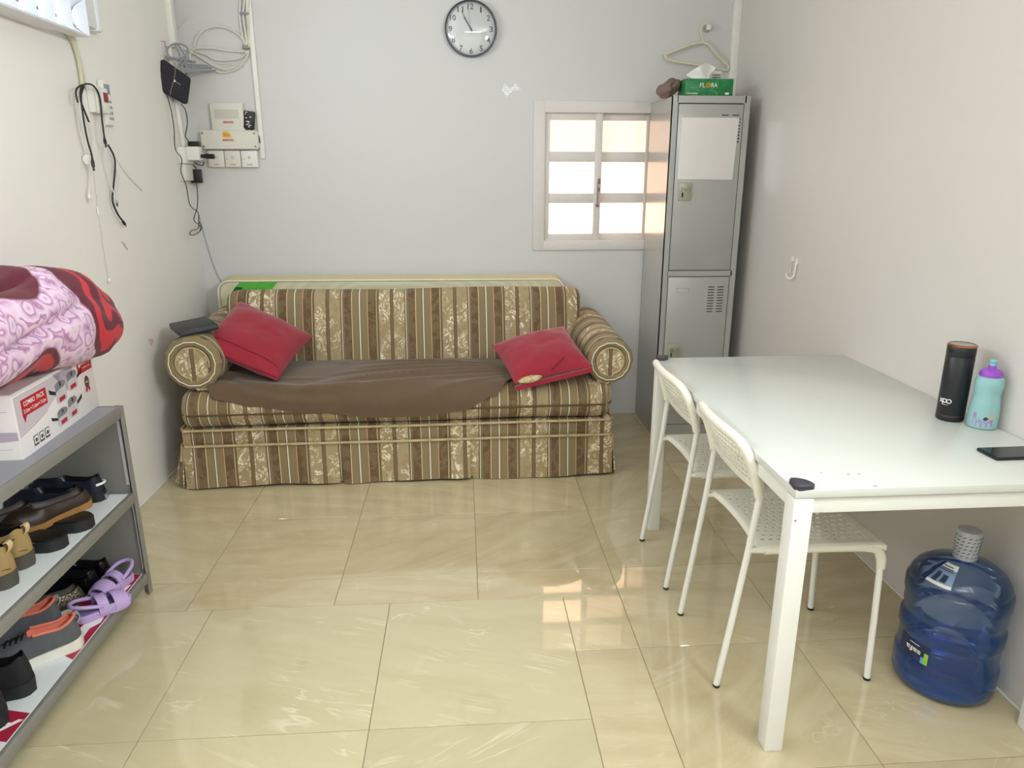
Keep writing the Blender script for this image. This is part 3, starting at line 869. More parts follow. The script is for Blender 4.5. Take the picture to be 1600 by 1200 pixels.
flat('white_lettering', [(-1.158, -2.02), (-1.19, -2.035), (-1.215, -2.30), (-1.17, -2.28), (-1.176, -2.20), (-1.156, -2.17), (-1.163, -2.12), (-1.180, -2.12)], M_white_print, ln, .0846)
flat('white_lettering', [(-1.156, -1.955), (-1.185, -1.965), (-1.195, -2.005), (-1.16, -1.99)], M_white_print, ln, .0846)
flat('red_print', [(-1.151, -2.565), (-1.42, -2.50), (-1.44, -2.60), (-1.151, -2.665)], M_banred, ln, .0842)
text('white_lettering', 'AI', .085, .052, M_white_print, ln, (-1.20, -2.605, .0846), (-.97, .23, 0), (-.23, -.97, 0), bold=.02)

# ------------------------------------------------------------------ shoes: length along +x from the heel, z = 0 on the shelf
def shoe_width(s, L, W):
    heel = math.sqrt(max(0, 1-max(0, (.13-s)/.13)**2))
    return W*.5*heel*interp(s, [0, .30, .45, .68, .85, .95, 1.0], [.66, .66, .68, .94, .84, .52, .12])
def shoe(name, label, cat, L, W, h_heel, h_toe, sole_t, m_up, m_sole, m_in, loc, rot, group=None, opening=.58, extra=None, heel_tab=None, lace=None, sole_band=None, flare=1.0, tilt=(0, 0)):
    t = thing(name, label, cat, loc, (tilt[0], tilt[1], rot), group)
    n = 26
    # sole
    b = B(); lo, hi = [], []
    for k in range(2*n):
        s = (k/(n-1)) if k < n else (2*n-1-k)/(n-1)
        sg = 1 if k < n else -1
        wy = shoe_width(s, L, W)*1.05*sg+W*.05*math.sin(PI*s)
        lo.append((s*L*1.01-.002, wy*.96, .004*sstep(.75, 1, s)*2)); hi.append((s*L*1.02-.004, wy, sole_t*(1+.25*sstep(.3, 0, s))+.010*sstep(.78, 1, s)))
    va = [b.bm.verts.new(p) for p in lo]; vb = [b.bm.verts.new(p) for p in hi]
    b.bm.faces.new(va[::-1]); b.bm.faces.new(vb)
    for k in range(2*n): b.bm.faces.new((va[k], va[(k+1) % (2*n)], vb[(k+1) % (2*n)], vb[k]))
    so = link('sole', b, m_sole, t, local=True, angle=50)
    if sole_band:
        pts = [(x, y*1.012, z*.62) for (x, y, z) in hi]
        link('sole_band', B().tube(pts, sole_t*.14, 6, closed=True), sole_band, so, local=True)
    # upper: outer wall, rim, inner wall
    aa = [0, .05, .12, .2, .27, .31, .345, .38, .42, .46, .5, .54, .58, .62, .655, .69, .73, .8, .88, .95, 1]
    def outer(a, hw, h): return hw*math.cos(PI*a), h*max(0, math.sin(PI*a))**.75
    def bowl(a, hw, h):
        q = a if a <= .5 else 1-a
        y = interp(q, [0, .12, .31, .345, .38, .5], [hw, hw*1.03*flare, hw*.82, hw*.73, hw*.66, 0])
        z = interp(q, [0, .12, .31, .345, .38, .5], [0, .40*h, h*.98, h, h*.62, h*.12])
        return (y if a <= .5 else -y), z
    def top_h(s): return interp(s, [0, .05, .22, .42, opening, .66, .84, 1], [h_heel*1.02, h_heel, h_heel*.80, h_heel*.86, lerp(h_heel, h_toe, .3), lerp(h_heel, h_toe, .8), h_toe, h_toe*.5])
    b = B(); bi = B(); rows = []
    st = [0, .004, .012, .025, .045, .07, .1]+[.1+.9*k/30 for k in range(1, 27)]+[.93, .96, .98, .992, 1]
    for s in st:
        hw = shoe_width(s, L, W); h = top_h(s)
        c = sstep(opening+.05, opening-.06, s)*sstep(.0, .035, s)
        row = []
        for a in aa:
            y0, z0 = outer(a, hw, h); y1, z1 = bowl(a, hw, h)
            y, z = lerp(y0, y1, c), lerp(z0, z1, c)
            row.append(Vector((s*L+.014*(z/h_heel)**2*max(0, 1-s/.12), y+W*.05*math.sin(PI*s), sole_t*.95+z+.008*sstep(.8, 1, s))))
        rows.append(row)
    for bb, inner in ((b, False), (bi, True)):
        g = [[bb.bm.verts.new(p) for p in r] for r in rows]
        for i in range(len(rows)-1):
            for j in range(len(aa)-1):
                am = (aa[j]+aa[j+1])/2; isin = (.33 < am < .67) and st[i] < opening+.005 and st[i] > .01
                if isin == inner: bb.bm.faces.new((g[i][j], g[i+1][j], g[i+1][j+1], g[i][j+1]))
        for v in [v for v in bb.bm.verts if not v.link_faces]: bb.bm.verts.remove(v)
    link('upper', b, m_up, t, local=True, angle=60)
    link('lining', bi, m_in, t, local=True, angle=60)
    if lace:
        for k in range(4):
            s = opening+.05+k*.055; hh = sole_t+interp(s, [.45, .62, .82], [lerp(h_heel, h_toe, .35), lerp(h_heel, h_toe, .75), h_toe])+.004
            link('lace', B().tube([(s*L-.008, -W*.16, hh-.012), (s*L, 0, hh), (s*L+.008, W*.2, hh-.010)], .0028, 6, smooth=3), lace, t, local=True)
    if heel_tab:
        hz = sole_t+h_heel
        q = spline([(.012, 0, hz-.030), (.001, 0, hz-.018), (-.003, 0, hz-.004), (.002, 0, hz+.006), (.012, 0, hz+.004)], 4)
        mod(link('heel_tab', B().grid(lambda u, v: (q[int(round(u*(len(q)-1)))]+Vector((0, lerp(-.009, .009, v), 0))), len(q)-1, 2), heel_tab, t, local=True), 'SOLIDIFY', thickness=.0025)
    if extra: extra(t, L, W, sole_t, h_heel, h_toe)
    return t
ZM, ZB = .3938, .0848
M_navy = mat('shoe_navy_fabric', '#0d1226', .7, var=.2, bump=.2, bscale=500)
M_blkl = mat('shoe_black_leather', '#121214', .4, var=.2)
M_patent = mat('shoe_black_patent', '#0a0a0d', .12)
M_brownl = mat('shoe_dark_brown_leather', '#2c1c14', .5, var=.3, scale=40)
M_tansole = mat('shoe_tan_sole', '#9a6e3c', .6, var=.2, scale=50)
M_nub = mat('boot_tan_nubuck', '#9c8152', .85, var=.2, scale=30, bump=.2, bscale=400)
M_bsole = mat('boot_grey_sole', '#4b463c', .8, var=.2, scale=60)
M_greyk = mat('runner_grey_knit', '#56565a', .8, var=.2, scale=60, bump=.3, bscale=600)
M_coral = mat('runner_coral_lining', '#e07a62', .8, var=.1)
M_wsole = mat('runner_white_sole', '#e2ded2', .6)
M_lilac = mat('clog_lilac_foam', '#b79ccc', .55, var=.04)
M_lilac_in = mat('clog_lilac_footbed', '#7d6a9c', .7)
M_gold = NT('sandal_metallic_grain'); o_ = M_gold.obj()
v_ = M_gold.n('TexVoronoi'); M_gold.set(v_, 'Vector', o_); v_.inputs['Scale'].default_value = 190
M_gold.p(Base_Color=M_gold.ramp(v_.outputs['Distance'], [(.1, '#b9ad90'), (.6, '#5f5644')]), Metallic=.6, Roughness=.35); M_gold.bump(v_.outputs['Distance'], .6, .002)
M_dkbrown = mat('sandal_dark_footbed', '#3a332c', .6, var=.2)
M_silver = mat('heel_silver', '#b9bdc4', .18, .9)

def heelclip(t, L, W, st, hh, ht):
    link('heel_stripe', B().tube([(.045, -W*.315, st+.030), (.010, -W*.26, st+.033), (.0, -W*.12, st+.035), (-.002, 0, st+.035), (.0, W*.12, st+.035), (.014, W*.26, st+.033)], .0042, 6, smooth=3), M_white_print, t, local=True)
    link('heel_shine', B().tube([(.030, -W*.32, st*.55), (.006, -W*.26, st*.55), (.0, -W*.12, st*.55), (-.002, 0, st*.55), (.002, W*.14, st*.55)], .009, 8, smooth=3), M_silver, t, local=True)
G = 'shoes on the rack'
def pair(fn, lab, places, *a, **k): pass
shoe('navy_shoe', 'navy shoe with white heel stripe, nearer the far end panel of the rack', 'shoe', .235, .085, .062, .055, .026, M_navy, M_blkl, M_blkl, (-1.205, -1.925, ZM), PI+.02, G, extra=heelclip)
shoe('navy_shoe', 'navy shoe with white heel stripe, tucked behind the brown sandals', 'shoe', .225, .085, .060, .055, .026, M_navy, M_blkl, M_blkl, (-1.238, -2.005, ZM), PI+.05, G, extra=heelclip)

def slipper(name, label, L, W, th, m_bed, m_side, loc, rot, straps, m_strap, tilt=(0, 0), group=G):
    t = thing(name, label, 'slipper' if name == 'slipper' else 'sandal', loc, (tilt[0], tilt[1], rot), group)
    n = 24; lo, hi, bed = [], [], []
    for k in range(2*n):
        s = (k/(n-1)) if k < n else (2*n-1-k)/(n-1); sg = 1 if k < n else -1
        hw = W*.5*interp(s, [0, .03, .12, .35, .5, .72, .9, .97, 1], [.25, .5, .78, .80, .80, 1.0, .85, .55, .2])
        y = hw*sg+W*.05*math.sin(PI*s)
        lo.append((s*L, y*.97, 0)); hi.append((s*L, y, th)); bed.append((s*L*.975+L*.012, y*.93, th+.002))
    b = B(); va = [b.bm.verts.new(p) for p in lo]; vb = [b.bm.verts.new(p) for p in hi]
    b.bm.faces.new(va[::-1]); b.bm.faces.new(vb)
    for k in range(2*n): b.bm.faces.new((va[k], va[(k+1) % (2*n)], vb[(k+1) % (2*n)], vb[k]))
    link('sole', b, m_side, t, local=True)
    link('footbed', B().prism([(x, y, z-.004) for x, y, z in bed], (0, 0, .006)), m_bed, t, local=True)
    for (s0, s1, hgt) in straps:
        def f(a, c, s0=s0, s1=s1, hgt=hgt):
            s = lerp(s0, s1, c); an = PI*a
            return (s*L, W*.50*math.cos(an)+W*.04, th*.7+hgt*max(0, math.sin(an))**.8)
        mod(link('strap', B().grid(f, 16, 4), m_strap, t, local=True), 'SOLIDIFY', thickness=.004, offset=1)
    return t
slipper('slipper', 'black thick-soled slipper under the brown sandals, nearer the far end panel', .25, .10, .034, M_blkl, M_blk_rubber, (-1.150, -2.125, ZM), PI+.04, [(.55, .8, .045)], M_blkl)
slipper('slipper', 'black thick-soled slipper under the brown sandals, beside the tan boots', .25, .10, .034, M_blkl, M_blk_rubber, (-1.168, -2.245, ZM), PI-.04, [(.55, .8, .045)], M_blkl)
shoe('brown_sandal', 'dark brown leather shoe with tan midsole lying on the black slippers, farther one', 'shoe', .25, .095, .042, .045, .020, M_brownl, M_tansole, M_brownl, (-1.195, -2.035, ZM+.037), PI+.95, G, opening=.66, tilt=(.0, .03))
shoe('brown_sandal', 'dark brown leather shoe lying on the black slippers, nearer the wall', 'shoe', .25, .095, .042, .045, .020, M_brownl, M_tansole, M_brownl, (-1.315, -2.12, ZM+.037), PI+.95, G, opening=.7)
def panels(t, L, W, st, hh, ht):
    for s in (-1, 1):
        link('stitch', B().tube([(.0, s*W*.17, st+.020), (.03, s*W*.345, st+.022), (.07, s*W*.352, st+.018), (.12, s*W*.345, st+.030)], .0016, 5, smooth=3).tube([(.02, s*W*.30, st+.060), (.05, s*W*.325, st+.040), (.08, s*W*.35, st+.018)], .0016, 5, smooth=3), mat('boot_stitch', '#6b5128', .8), t, local=True)
for k, (x, y, l) in enumerate(((-1.205, -2.335, 'tan nubuck boot with grey sole beside the black slippers'), (-1.192, -2.435, 'tan nubuck boot with patterned grey sole, nearer the camera end of the middle shelf'))):
    shoe('ankle_boot', l, 'shoe', .25, .098, .085, .062, .034, M_nub, M_bsole, M_blkl, (x, y-.008, ZM), PI+.03+.03*k, G, opening=.5, heel_tab=mat('boot_tab', '#d2b78a', .7), lace=M_bsole, extra=panels)
shoe('black_shoe', 'black shoe at the camera end of the middle shelf, cut by the frame edge', 'shoe', .25, .095, .06, .055, .028, M_blkl, M_blk_rubber, M_blkl, (-1.215, -2.545, ZM), PI, G)
# bottom shelf
shoe('dress_shoe', 'black shiny shoe at the far end of the bottom shelf, by the wall', 'shoe', .22, .082, .062, .052, .02, M_patent, M_patent, M_blkl, (-1.235, -1.919, ZB), PI, G)
shoe('dress_shoe', 'black shiny shoe behind the lilac clogs', 'shoe', .22, .082, .062, .052, .02, M_patent, M_patent, M_blkl, (-1.245, -1.979, ZB), PI+.04, G)
shoe('metallic_sandal', 'dark shoe with gold snakeskin-grain edge behind the lilac clogs', 'shoe', .22, .085, .042, .036, .014, M_gold.m, M_dkbrown, M_dkbrown, (-1.276, -2.025, ZB), PI+.75, G, opening=.72)
def clog(label, loc, rot):
    L, W, th = .165, .078, .026
    t = thing('clog', label, 'clog', loc, rot, G)
    n = 24; lo, hi, bed = [], [], []
    for k in range(2*n):
        s = (k/(n-1)) if k < n else (2*n-1-k)/(n-1); sg = 1 if k < n else -1
        hw = W*.5*interp(s, [0, .03, .12, .35, .5, .72, .9, .97, 1], [.3, .55, .8, .82, .85, 1.0, .88, .6, .25])
        lo.append((s*L, hw*sg*.96, .003*sstep(.8, 1, s))); hi.append((s*L*1.01, hw*sg, th+.006*sstep(.7, 1, s))); bed.append((s*L*.93+L*.04, hw*sg*.84, th+.001))
    b = B(); va = [b.bm.verts.new(p) for p in lo]; vb = [b.bm.verts.new(p) for p in hi]
    b.bm.faces.new(va[::-1]); b.bm.faces.new(vb)
    for k in range(2*n): b.bm.faces.new((va[k], va[(k+1) % (2*n)], vb[(k+1) % (2*n)], vb[k]))
    so = link('sole', b, M_lilac, t, local=True); mb = so.modifiers.new('bevel', 'BEVEL'); mb.width = .004; mb.limit_method = 'ANGLE'
    link('footbed', B().prism([(x, y, z) for x, y, z in bed], (0, 0, .003)), M_lilac_in, t, local=True)
    for (s0, s1, hh) in ((.38, .56, .048), (.66, .92, .042)):
        def f(a, c, s0=s0, s1=s1, hh=hh):
            s = lerp(s0, s1, c); an = PI*a
            hw = W*.5*interp(s, [0, .35, .72, .9, 1], [.8, .86, 1.02, .9, .5])
            return (s*L, hw*math.cos(an), th*.55+(hh-.012*sstep(.75, .95, s))*max(0, math.sin(an))**.75)
        mod(link('strap', B().grid(f, 18, 5), M_lilac, t, local=True), 'SOLIDIFY', thickness=.006, offset=0)
    def side(sg):
        return B().grid(lambda a, c: (lerp(.52, .70, a)*L, sg*W*.47, th*.8+.018*c), 3, 3)
    b = B()
    for sg in (-1, 1): b.box(.52*L, .72*L, sg*W*.44-.004, sg*W*.44+.004, th*.6, th+.012, .003)
    b.tube([(.46*L, W*.42, th+.014), (.30*L, W*.44, th+.024), (.10*L, W*.36, th+.034), (-.02*L, W*.16, th+.038), (-.035*L, 0, th+.038), (-.02*L, -W*.16, th+.038), (.10*L, -W*.36, th+.034), (.30*L, -W*.44, th+.024), (.46*L, -W*.42, th+.014)], .0062, 8, smooth=3)
    link('heel_strap', b, M_lilac, t, local=True)
    return t
clog('lilac foam clog in front with its toe toward the rack corner', (-1.232, -2.172, ZB), .78)
clog('lilac foam clog behind, standing against the far end panel of the rack', (-1.180, -1.905, ZB), PI*1.42)
def swoosh(t, L, W, st, hh, ht):
    link('side_flash', B().tube([(.09, W*.335, st+.03), (.13, W*.36, st+.022)], .002, 5).tube([(.085, W*.34, st+.022), (.125, W*.365, st+.014)], .002, 5), M_coral, t, local=True)
    pts = []
    for k in range(13):
        s = .01+.47*k/12
        pts.append((s*L, (shoe_width(s, L, W))*.76+W*.05*math.sin(PI*s), st*.95+interp(s, [0, .05, .22, .42, .5], [hh*1.02, hh, hh*.80, hh*.86, lerp(hh, ht, .3)])+.001))
    q = [(p[0], -p[1]+2*W*.05*math.sin(PI*p[0]/L), p[2]) for p in pts]
    link('collar', B().tube([(p[0]+.012*max(0, 1-p[0]/.03), p[1], p[2]) for p in pts[::-1]]+[(.010, 0, st+hh*1.06)]+[(p[0]+.012*max(0, 1-p[0]/.03), p[1], p[2]) for p in q], .0045, 8), M_coral, t, local=True)
MT = mat('runner_tab_grey', '#9a9a98', .8)
shoe('running_shoe', 'grey running shoe with coral lining and white sole, nearer the shelf edge', 'shoe', .25, .092, .072, .05, .030, M_greyk, M_wsole, M_coral, (-1.158, -2.272, ZB), PI+.62, G, opening=.5, lace=M_blkl, heel_tab=MT, extra=swoosh)
shoe('running_shoe', 'grey running shoe with coral lining, behind its mate toward the wall', 'shoe', .25, .092, .072, .05, .030, M_greyk, M_wsole, M_coral, (-1.262, -2.180, ZB), PI+.62, G, opening=.5, lace=M_blkl, heel_tab=MT, extra=swoosh)
def logo(t, L, W, st, hh, ht):
    link('side_mark', B().tube([(.02, -W*.26, st+.052), (.034, -W*.30, st+.046)], .0026, 5), M_white_print, t, local=True)
shoe('black_sneaker', 'black knitted sneaker beside the grey running shoe', 'shoe', .25, .092, .085, .05, .034, mat('sneaker_black_knit', '#17171a', .85, var=.3, scale=80, bump=.3, bscale=500), M_blk_rubber, M_blkl, (-1.185, -2.472, ZB), PI+.22, G, extra=logo)
shoe('black_sneaker', 'black knitted sneaker, last on the camera end of the bottom shelf', 'shoe', .25, .092, .085, .05, .034, bpy.data.materials['sneaker_black_knit'], M_blk_rubber, M_blkl, (-1.187, -2.592, ZB), PI+.2, G, extra=logo)

# ------------------------------------------------------------------ printed carton on the rack
bx = thing('carton', 'white printed cookware carton standing on top of the shoe rack', 'box', (-1.322, -2.095, .698), .058)
M_carton = mat('carton_white', '#e3ddd9', .4, var=.02, scale=6)
M_lil = mat('carton_lilac_print', '#b4a5b6', .4, var=.08, scale=8)
BX, BY, BH = .121, .240, .180
link('box_body', B().box(-BX, BX, -BY, BY, 0, BH, .0015), M_carton, bx, local=True)
link('lid_flap', B().box(-BX+.002, BX+.001, -BY-.001, BY, BH, BH+.002).prism([(BX+.001, -BY, BH+.002), (BX+.001, BY, BH+.002), (BX+.005, BY, BH-.004), (BX+.005, -BY, BH-.002)], (-.002, 0, .0008)), M_carton, bx, local=True, smooth=False)
FX = BX+.0003
def face(name, pts, m, par, lift=0, h=.0003):
    """flat print on the front face; v runs 0..1 from the camera end, h 0..1 upwards"""
    return link(name, B().prism([(FX+lift, lerp(-BY, BY, v), z*BH) for v, z in pts], (h, 0, 0)), m, par, local=True, smooth=False)
def ell(cv, ch, rv, rh, n=24, a0=0, a1=2*PI): return [(cv+rv*math.cos(lerp(a0, a1, k/n)), ch+rh*math.sin(lerp(a0, a1, k/n))) for k in range(n if a1-a0 > 6 else n+1)]
sw = face('printed_swoosh', [(.012, .36), (.18, .42), (.34, .50), (.46, .62), (.52, .76), (.55, .95), (.30, .95), (.012, .95)], mat('carton_grey_wash', '#c6bcc2', .4, var=.06, scale=10), bx)
face('printed_swoosh', [(.46, .97), (.60, .60), (.66, .66), (.72, .97)], M_lil, bx)
face('printed_band', [(.012, .35), (.18, .41), (.34, .49), (.34, .475), (.18, .392), (.012, .33)], M_lil, bx, .0002)
lb = face('printed_label', [(.075, .60), (.355, .60), (.355, .86), (.075, .86)], M_red_print, bx, .0004)
face('printed_label_tail', [(.075, .61), (.115, .61), (.088, .50)], M_red_print, bx, .0004)
def ftext(nm, s, v, h, wv, hh, m, par, lift=.0008): return text(nm, s, wv*2*BY, hh*BH, m, par, (FX+lift, lerp(-BY, BY, v), h*BH), (0, 1, 0), (0, 0, 1), local=True, ext=.0002, bold=.01)
ftext('lettering', 'COMBO  PACK', .215, .785, .23, .075, M_white_print, lb)
ftext('lettering', '2 Litre + 2 Litre + 3 Litre', .215, .675, .25, .06, M_white_print, lb)
br = face('printed_label', [(.775, .74), (.975, .74), (.975, 1.0), (.775, 1.0)], M_red_print, bx, .0004)
ftext('lettering', 'Butterfly', .895, .90, .13, .07, M_white_print, br)
ftext('lettering', 'STAINLESS STEEL', .895, .82, .11, .025, M_white_print, br)
face('emblem', [(.80, .93), (.812, .90), (.835, .94), (.815, .865), (.805, .85), (.795, .875), (.79, .90)], M_white_print, br, .0008)
M_pot = mat('carton_pot_silver', '#807f84', .3, var=.3, scale=60)
M_potd = mat('carton_pot_black', '#26262c', .4)
M_potl = mat('carton_pot_light', '#c3c1c4', .3, var=.2, scale=50)
for (v, h, rv, hh_, hs) in ((.525, .47, .066, .36, -1), (.685, .56, .066, .32, 1), (.50, .10, .066, .27, -1), (.64, .12, .060, .34, 1)):
    pb = face('printed_cooker', [(v-rv, h+hh_*.85), (v-rv, h+.03), (v-rv*.7, h), (v+rv*.7, h), (v+rv, h+.03), (v+rv, h+hh_*.85)], M_potl, bx, .0006)
    face('printed_lid', ell(v, h+hh_*.82, rv, .065), M_pot, pb, .0010)
    face('printed_shade', [(v-rv*.95, h+hh_*.55), (v-rv*.35, h+hh_*.6), (v-rv*.35, h+hh_*.78), (v-rv*.95, h+hh_*.8)], M_pot, pb, .0008)
    face('printed_handle', [(v+hs*rv, h+hh_*.62), (v+hs*(rv+.035), h+hh_*.72), (v+hs*(rv+.075), h+hh_*.86), (v+hs*(rv+.07), h+hh_*.64), (v+hs*rv, h+hh_*.45)][::hs], M_potd, pb, .0008)
    face('printed_badge', [(v-rv*.55, h+.02), (v+rv*.6, h+.03), (v+rv*.6, h+.10), (v-rv*.55, h+.09)], M_red_print, pb, .0010)
    face('printed_valve', [(v-.006, h+hh_*.75), (v+.006, h+hh_*.75), (v+.008, h+hh_*.95), (v-.008, h+hh_*.95)], M_potd, pb, .0014)
bd = face('printed_badge', ell(.875, .55, .033, .11), mat('carton_badge_brown', '#5c4638', .4, var=.1), bx, .0004)
face('badge_ribbon', [(.852, .47), (.875, .46), (.862, .36), (.852, .40), (.838, .37)], M_red_print, bd, .0006)
face('badge_ribbon', [(.878, .46), (.898, .47), (.912, .38), (.898, .40), (.888, .36)], M_red_print, bd, .0006)
ftext('lettering', 'WARRANTY', .875, .55, .05, .03, M_white_print, bd)
for k in range(3):
    v = .135+k*.065
    ic = face('printed_icon', [(v, .08), (v+.05, .08), (v+.05, .24), (v, .24)], M_grey_print, bx, .0004)
    face('icon_field', [(v+.006, .115), (v+.044, .115), (v+.044, .225), (v+.006, .225)], M_white_print, ic, .0008)
    face('icon_shape', ell(v+.025, .165, .014, .035, 10), M_grey_print, ic, .0012)
# camera-side end of the carton: pale lilac print lines
b = B()
for k, (x, z) in enumerate(((-.02, .13), (.02, .125), (-.02, .085), (.04, .095), (-.03, .045), (.03, .05), (.07, .135), (.07, .075), (.065, .03))):
    b.box(x, x+.035, -BY-.0006, -BY+.0002, z, z+.0012)
link('printed_lines', b, M_lil, bx, local=True, smooth=False)
link('printed_swoosh', B().prism([(-BX+.002, -BY-.0002, .035), (BX-.002, -BY-.0002, .055), (BX-.002, -BY-.0002, .078), (-BX+.002, -BY-.0002, .085)], (0, -.0003, 0)), M_lil, bx, local=True, smooth=False)

# ------------------------------------------------------------------ folded plush blanket on the carton
def blanket_mat():
    t = NT('plush_blanket_print'); o = t.obj()
    # rose field
    vor = t.n('TexVoronoi'); vor.inputs['Scale'].default_value = 21
    add = t.n('VectorMath', operation='ADD'); t.set(add, 0, o)
    nz = t.n('TexNoise'); t.set(nz, 'Vector', o); nz.inputs['Scale'].default_value = 14
    sc = t.n('VectorMath', operation='SCALE'); t.set(sc, 0, nz.outputs['Color']); sc.inputs['Scale'].default_value = .05
    t.set(add, 1, sc.outputs[0]); t.set(vor, 'Vector', add.outputs[0])
    rings = t.math('FRACT', t.math('MULTIPLY', vor.outputs['Distance'], 2.4))
    rose = t.ramp(rings, [(0, '#a36f97'), (.15, '#c49abb'), (.5, '#d9bcd0'), (.8, '#dcc3d3'), (.93, '#b584a8'), (1, '#a36f97')])
    # distance fields for the big printed areas (object space, metres)
    nd = t.n('TexNoise'); t.set(nd, 'Vector', o); nd.inputs['Scale'].default_value = 7; nd.inputs['Detail'].default_value = 1
    def dist(c, amp=.06):
        s = t.n('VectorMath', operation='DISTANCE'); t.set(s, 0, o); s.inputs[1].default_value = c
        return t.math('ADD', s.outputs['Value'], t.math('MULTIPLY', t.math('SUBTRACT', nd.outputs['Fac'], .5), amp))
    maroon, red = '#5d0f24', '#c0222e'
    d1 = dist((.10, .36, .06), .10)
    c = t.mix(t.ramp(d1, [(0, '#ffffff'), (.235, '#ffffff'), (.24, '#000000')], 'LINEAR'), rose, maroon)
    sw = t.math('FRACT', t.math('ADD', t.math('MULTIPLY', d1, 11.), t.math('MULTIPLY', nd.outputs['Fac'], 1.6)))
    c = t.mix(t.math('MULTIPLY', t.ramp(d1, [(.212, '#ffffff'), (.217, '#000000')]), t.ramp(sw, [(.45, '#000000'), (.5, '#ffffff')])), c, red)
    d2 = dist((.08, -.12, -.06), .06)
    c = t.mix(t.ramp(d2, [(.12, '#ffffff'), (.125, '#000000')]), c, maroon)
    c = t.mix(t.ramp(t.math('ABSOLUTE', t.math('SUBTRACT', d2, .075)), [(.026, '#ffffff'), (.03, '#000000')]), c, red)
    d3 = dist((-.02, -.12, .17), .03)
    c = t.mix(t.ramp(d3, [(.185, '#ffffff'), (.19, '#000000')]), c, maroon)
    t.p(Base_Color=c, Roughness=.9)
    t.b.inputs['Sheen Weight'].default_value = .08
    t.bump(t.math('ADD', t.noise(o, 260, 3), t.math('MULTIPLY', t.noise(o, 30, 3), 1.5)), .45, .003)
    return t.m
bl = B()
def blk(s, t):
    """soft roll: y runs along the rack, section bulges over the carton"""
    y = lerp(-2.78, -1.64, s); e = min(s, 1-s)
    k = (1-max(0, (.30-e)/.30)**2.2)**.6 if e < .30 else 1
    an = t*2*PI
    rx, rz = .165*k, .155*k
    z0 = 1.026-.045*sstep(.55, 1, s)
    x = -1.285+rx*math.cos(an)*(1.05 if math.cos(an) > 0 else 1.0); z = z0+rz*math.sin(an)
    p = Vector((x, y, z))
    nn = noise.noise(p*5+Vector((3, 1, 0)))*.028+noise.noise(p*11)*.012
    # folded layers: creases running along the roll
    cr = .014*abs(math.sin(an*1.5+.8+2.2*s))-.034*math.exp(-((an-.15-1.1*(s-.5))/.10)**2)*sstep(.75, .5, s)-.022*math.exp(-((an-1.0-.5*(s-.5))/.09)**2)*sstep(.7, .45, s)-.014*math.exp(-((an-2*PI+.75+.6*s)/.12)**2)
    x += math.cos(an)*(nn+cr); z += math.sin(an)*(nn+cr)
    return (max(XL+.006, x), y, max(.8835, z))
bl.grid(lambda s, t: blk(t, s), 96, 80, cu=True)
for v in bl.bm.verts: pass
o = link('blanket', bl, blanket_mat(), None, org=(-1.285, -2.15, 1.0))
tag(o, 'bundled plush blanket with lilac roses and red swirls lying on the carton', 'blanket')

# ------------------------------------------------------------------ wall clock
ck = thing('wall_clock', 'round white wall clock with thin grey rim high on the back wall', 'clock', (.064, 0, 2.178))
CX, CZ, CR = .064, 2.178, .139
M_rim = mat('clock_rim_grey', '#5d6470', .3, .5)
link('rim', B().lathe([(CR-.012, -.002), (CR, -.002), (CR+.0005, -.020), (CR-.001, -.036), (CR-.003, -.040), (CR-.0055, -.038), (CR-.006, -.028), (CR-.006, -.014)], (CX, 0, CZ), 64, 'Y', cap=False), M_rim, ck)
dial = link('dial', B().lathe([(CR-.004, -.004), (CR-.004, -.016)], (CX, 0, CZ), 64, 'Y'), mat('clock_dial_white', '#efefee', .5, var=.01), ck)
M_num = mat('clock_numeral_grey', '#4a4e57', .5)
for k in range(1, 13):
    a = PI/2-k*PI/6
    text('numeral', str(k), .031 if k > 9 else (.009 if k == 1 else .0175), .0275, M_num, dial, (CX+.108*math.cos(a), -.0165, CZ+.108*math.sin(a)), (1, 0, 0), (0, 0, 1), ext=.0006, bold=.012)
def hand(name, deg, l, wd, tail, y, m):
    a = math.radians(90-deg); d = Vector((math.cos(a), 0, math.sin(a))); n = Vector((-math.sin(a), 0, math.cos(a))); c = Vector((CX, y, CZ))
    return link(name, B().prism([c-d*tail-n*wd, c+d*l-n*wd*.6, c+d*l+n*wd*.6, c-d*tail+n*wd], (0, -.0012, 0)), m, ck, smooth=False)
hand('hour_hand', 327.5, .066, .0030, .012, -.0185, M_num); hand('minute_hand', 331, .098, .0022, .015, -.0205, M_num); hand('second_hand', 352, .100, .0008, .025, -.0225, M_num)
link('hub', B().lathe([(.005, -.0165), (.005, -.025)], (CX, 0, CZ), 16, 'Y'), M_num, ck)
def glass_mat(name, col=(1, 1, 1, 1), rough=.02, ior=1.45, boost=1.0):
    t = NT(name); tr = t.n('BsdfTransparent'); tr.inputs[0].default_value = col
    gl = t.n('BsdfGlossy'); gl.inputs['Roughness'].default_value = rough
    fr = t.n('Fresnel'); fr.inputs[0].default_value = ior
    mx = t.n('MixShader'); t.set(mx, 0, t.math('MULTIPLY', fr.outputs[0], boost)); t.t.links.new(tr.outputs[0], mx.inputs[1]); t.t.links.new(gl.outputs[0], mx.inputs[2])
    t.t.links.new(mx.outputs[0], t.out.inputs[0]); return t.m
prof = [(max(.0008, (CR-.0055)*math.sin(k/12*PI/2)), -.033-.022*math.cos(k/12*PI/2)) for k in range(13)]
link('glass', B().lathe(prof, (CX, 0, CZ), 64, 'Y', cap=False), glass_mat('clock_glass', ior=1.7, boost=1.8), ck)

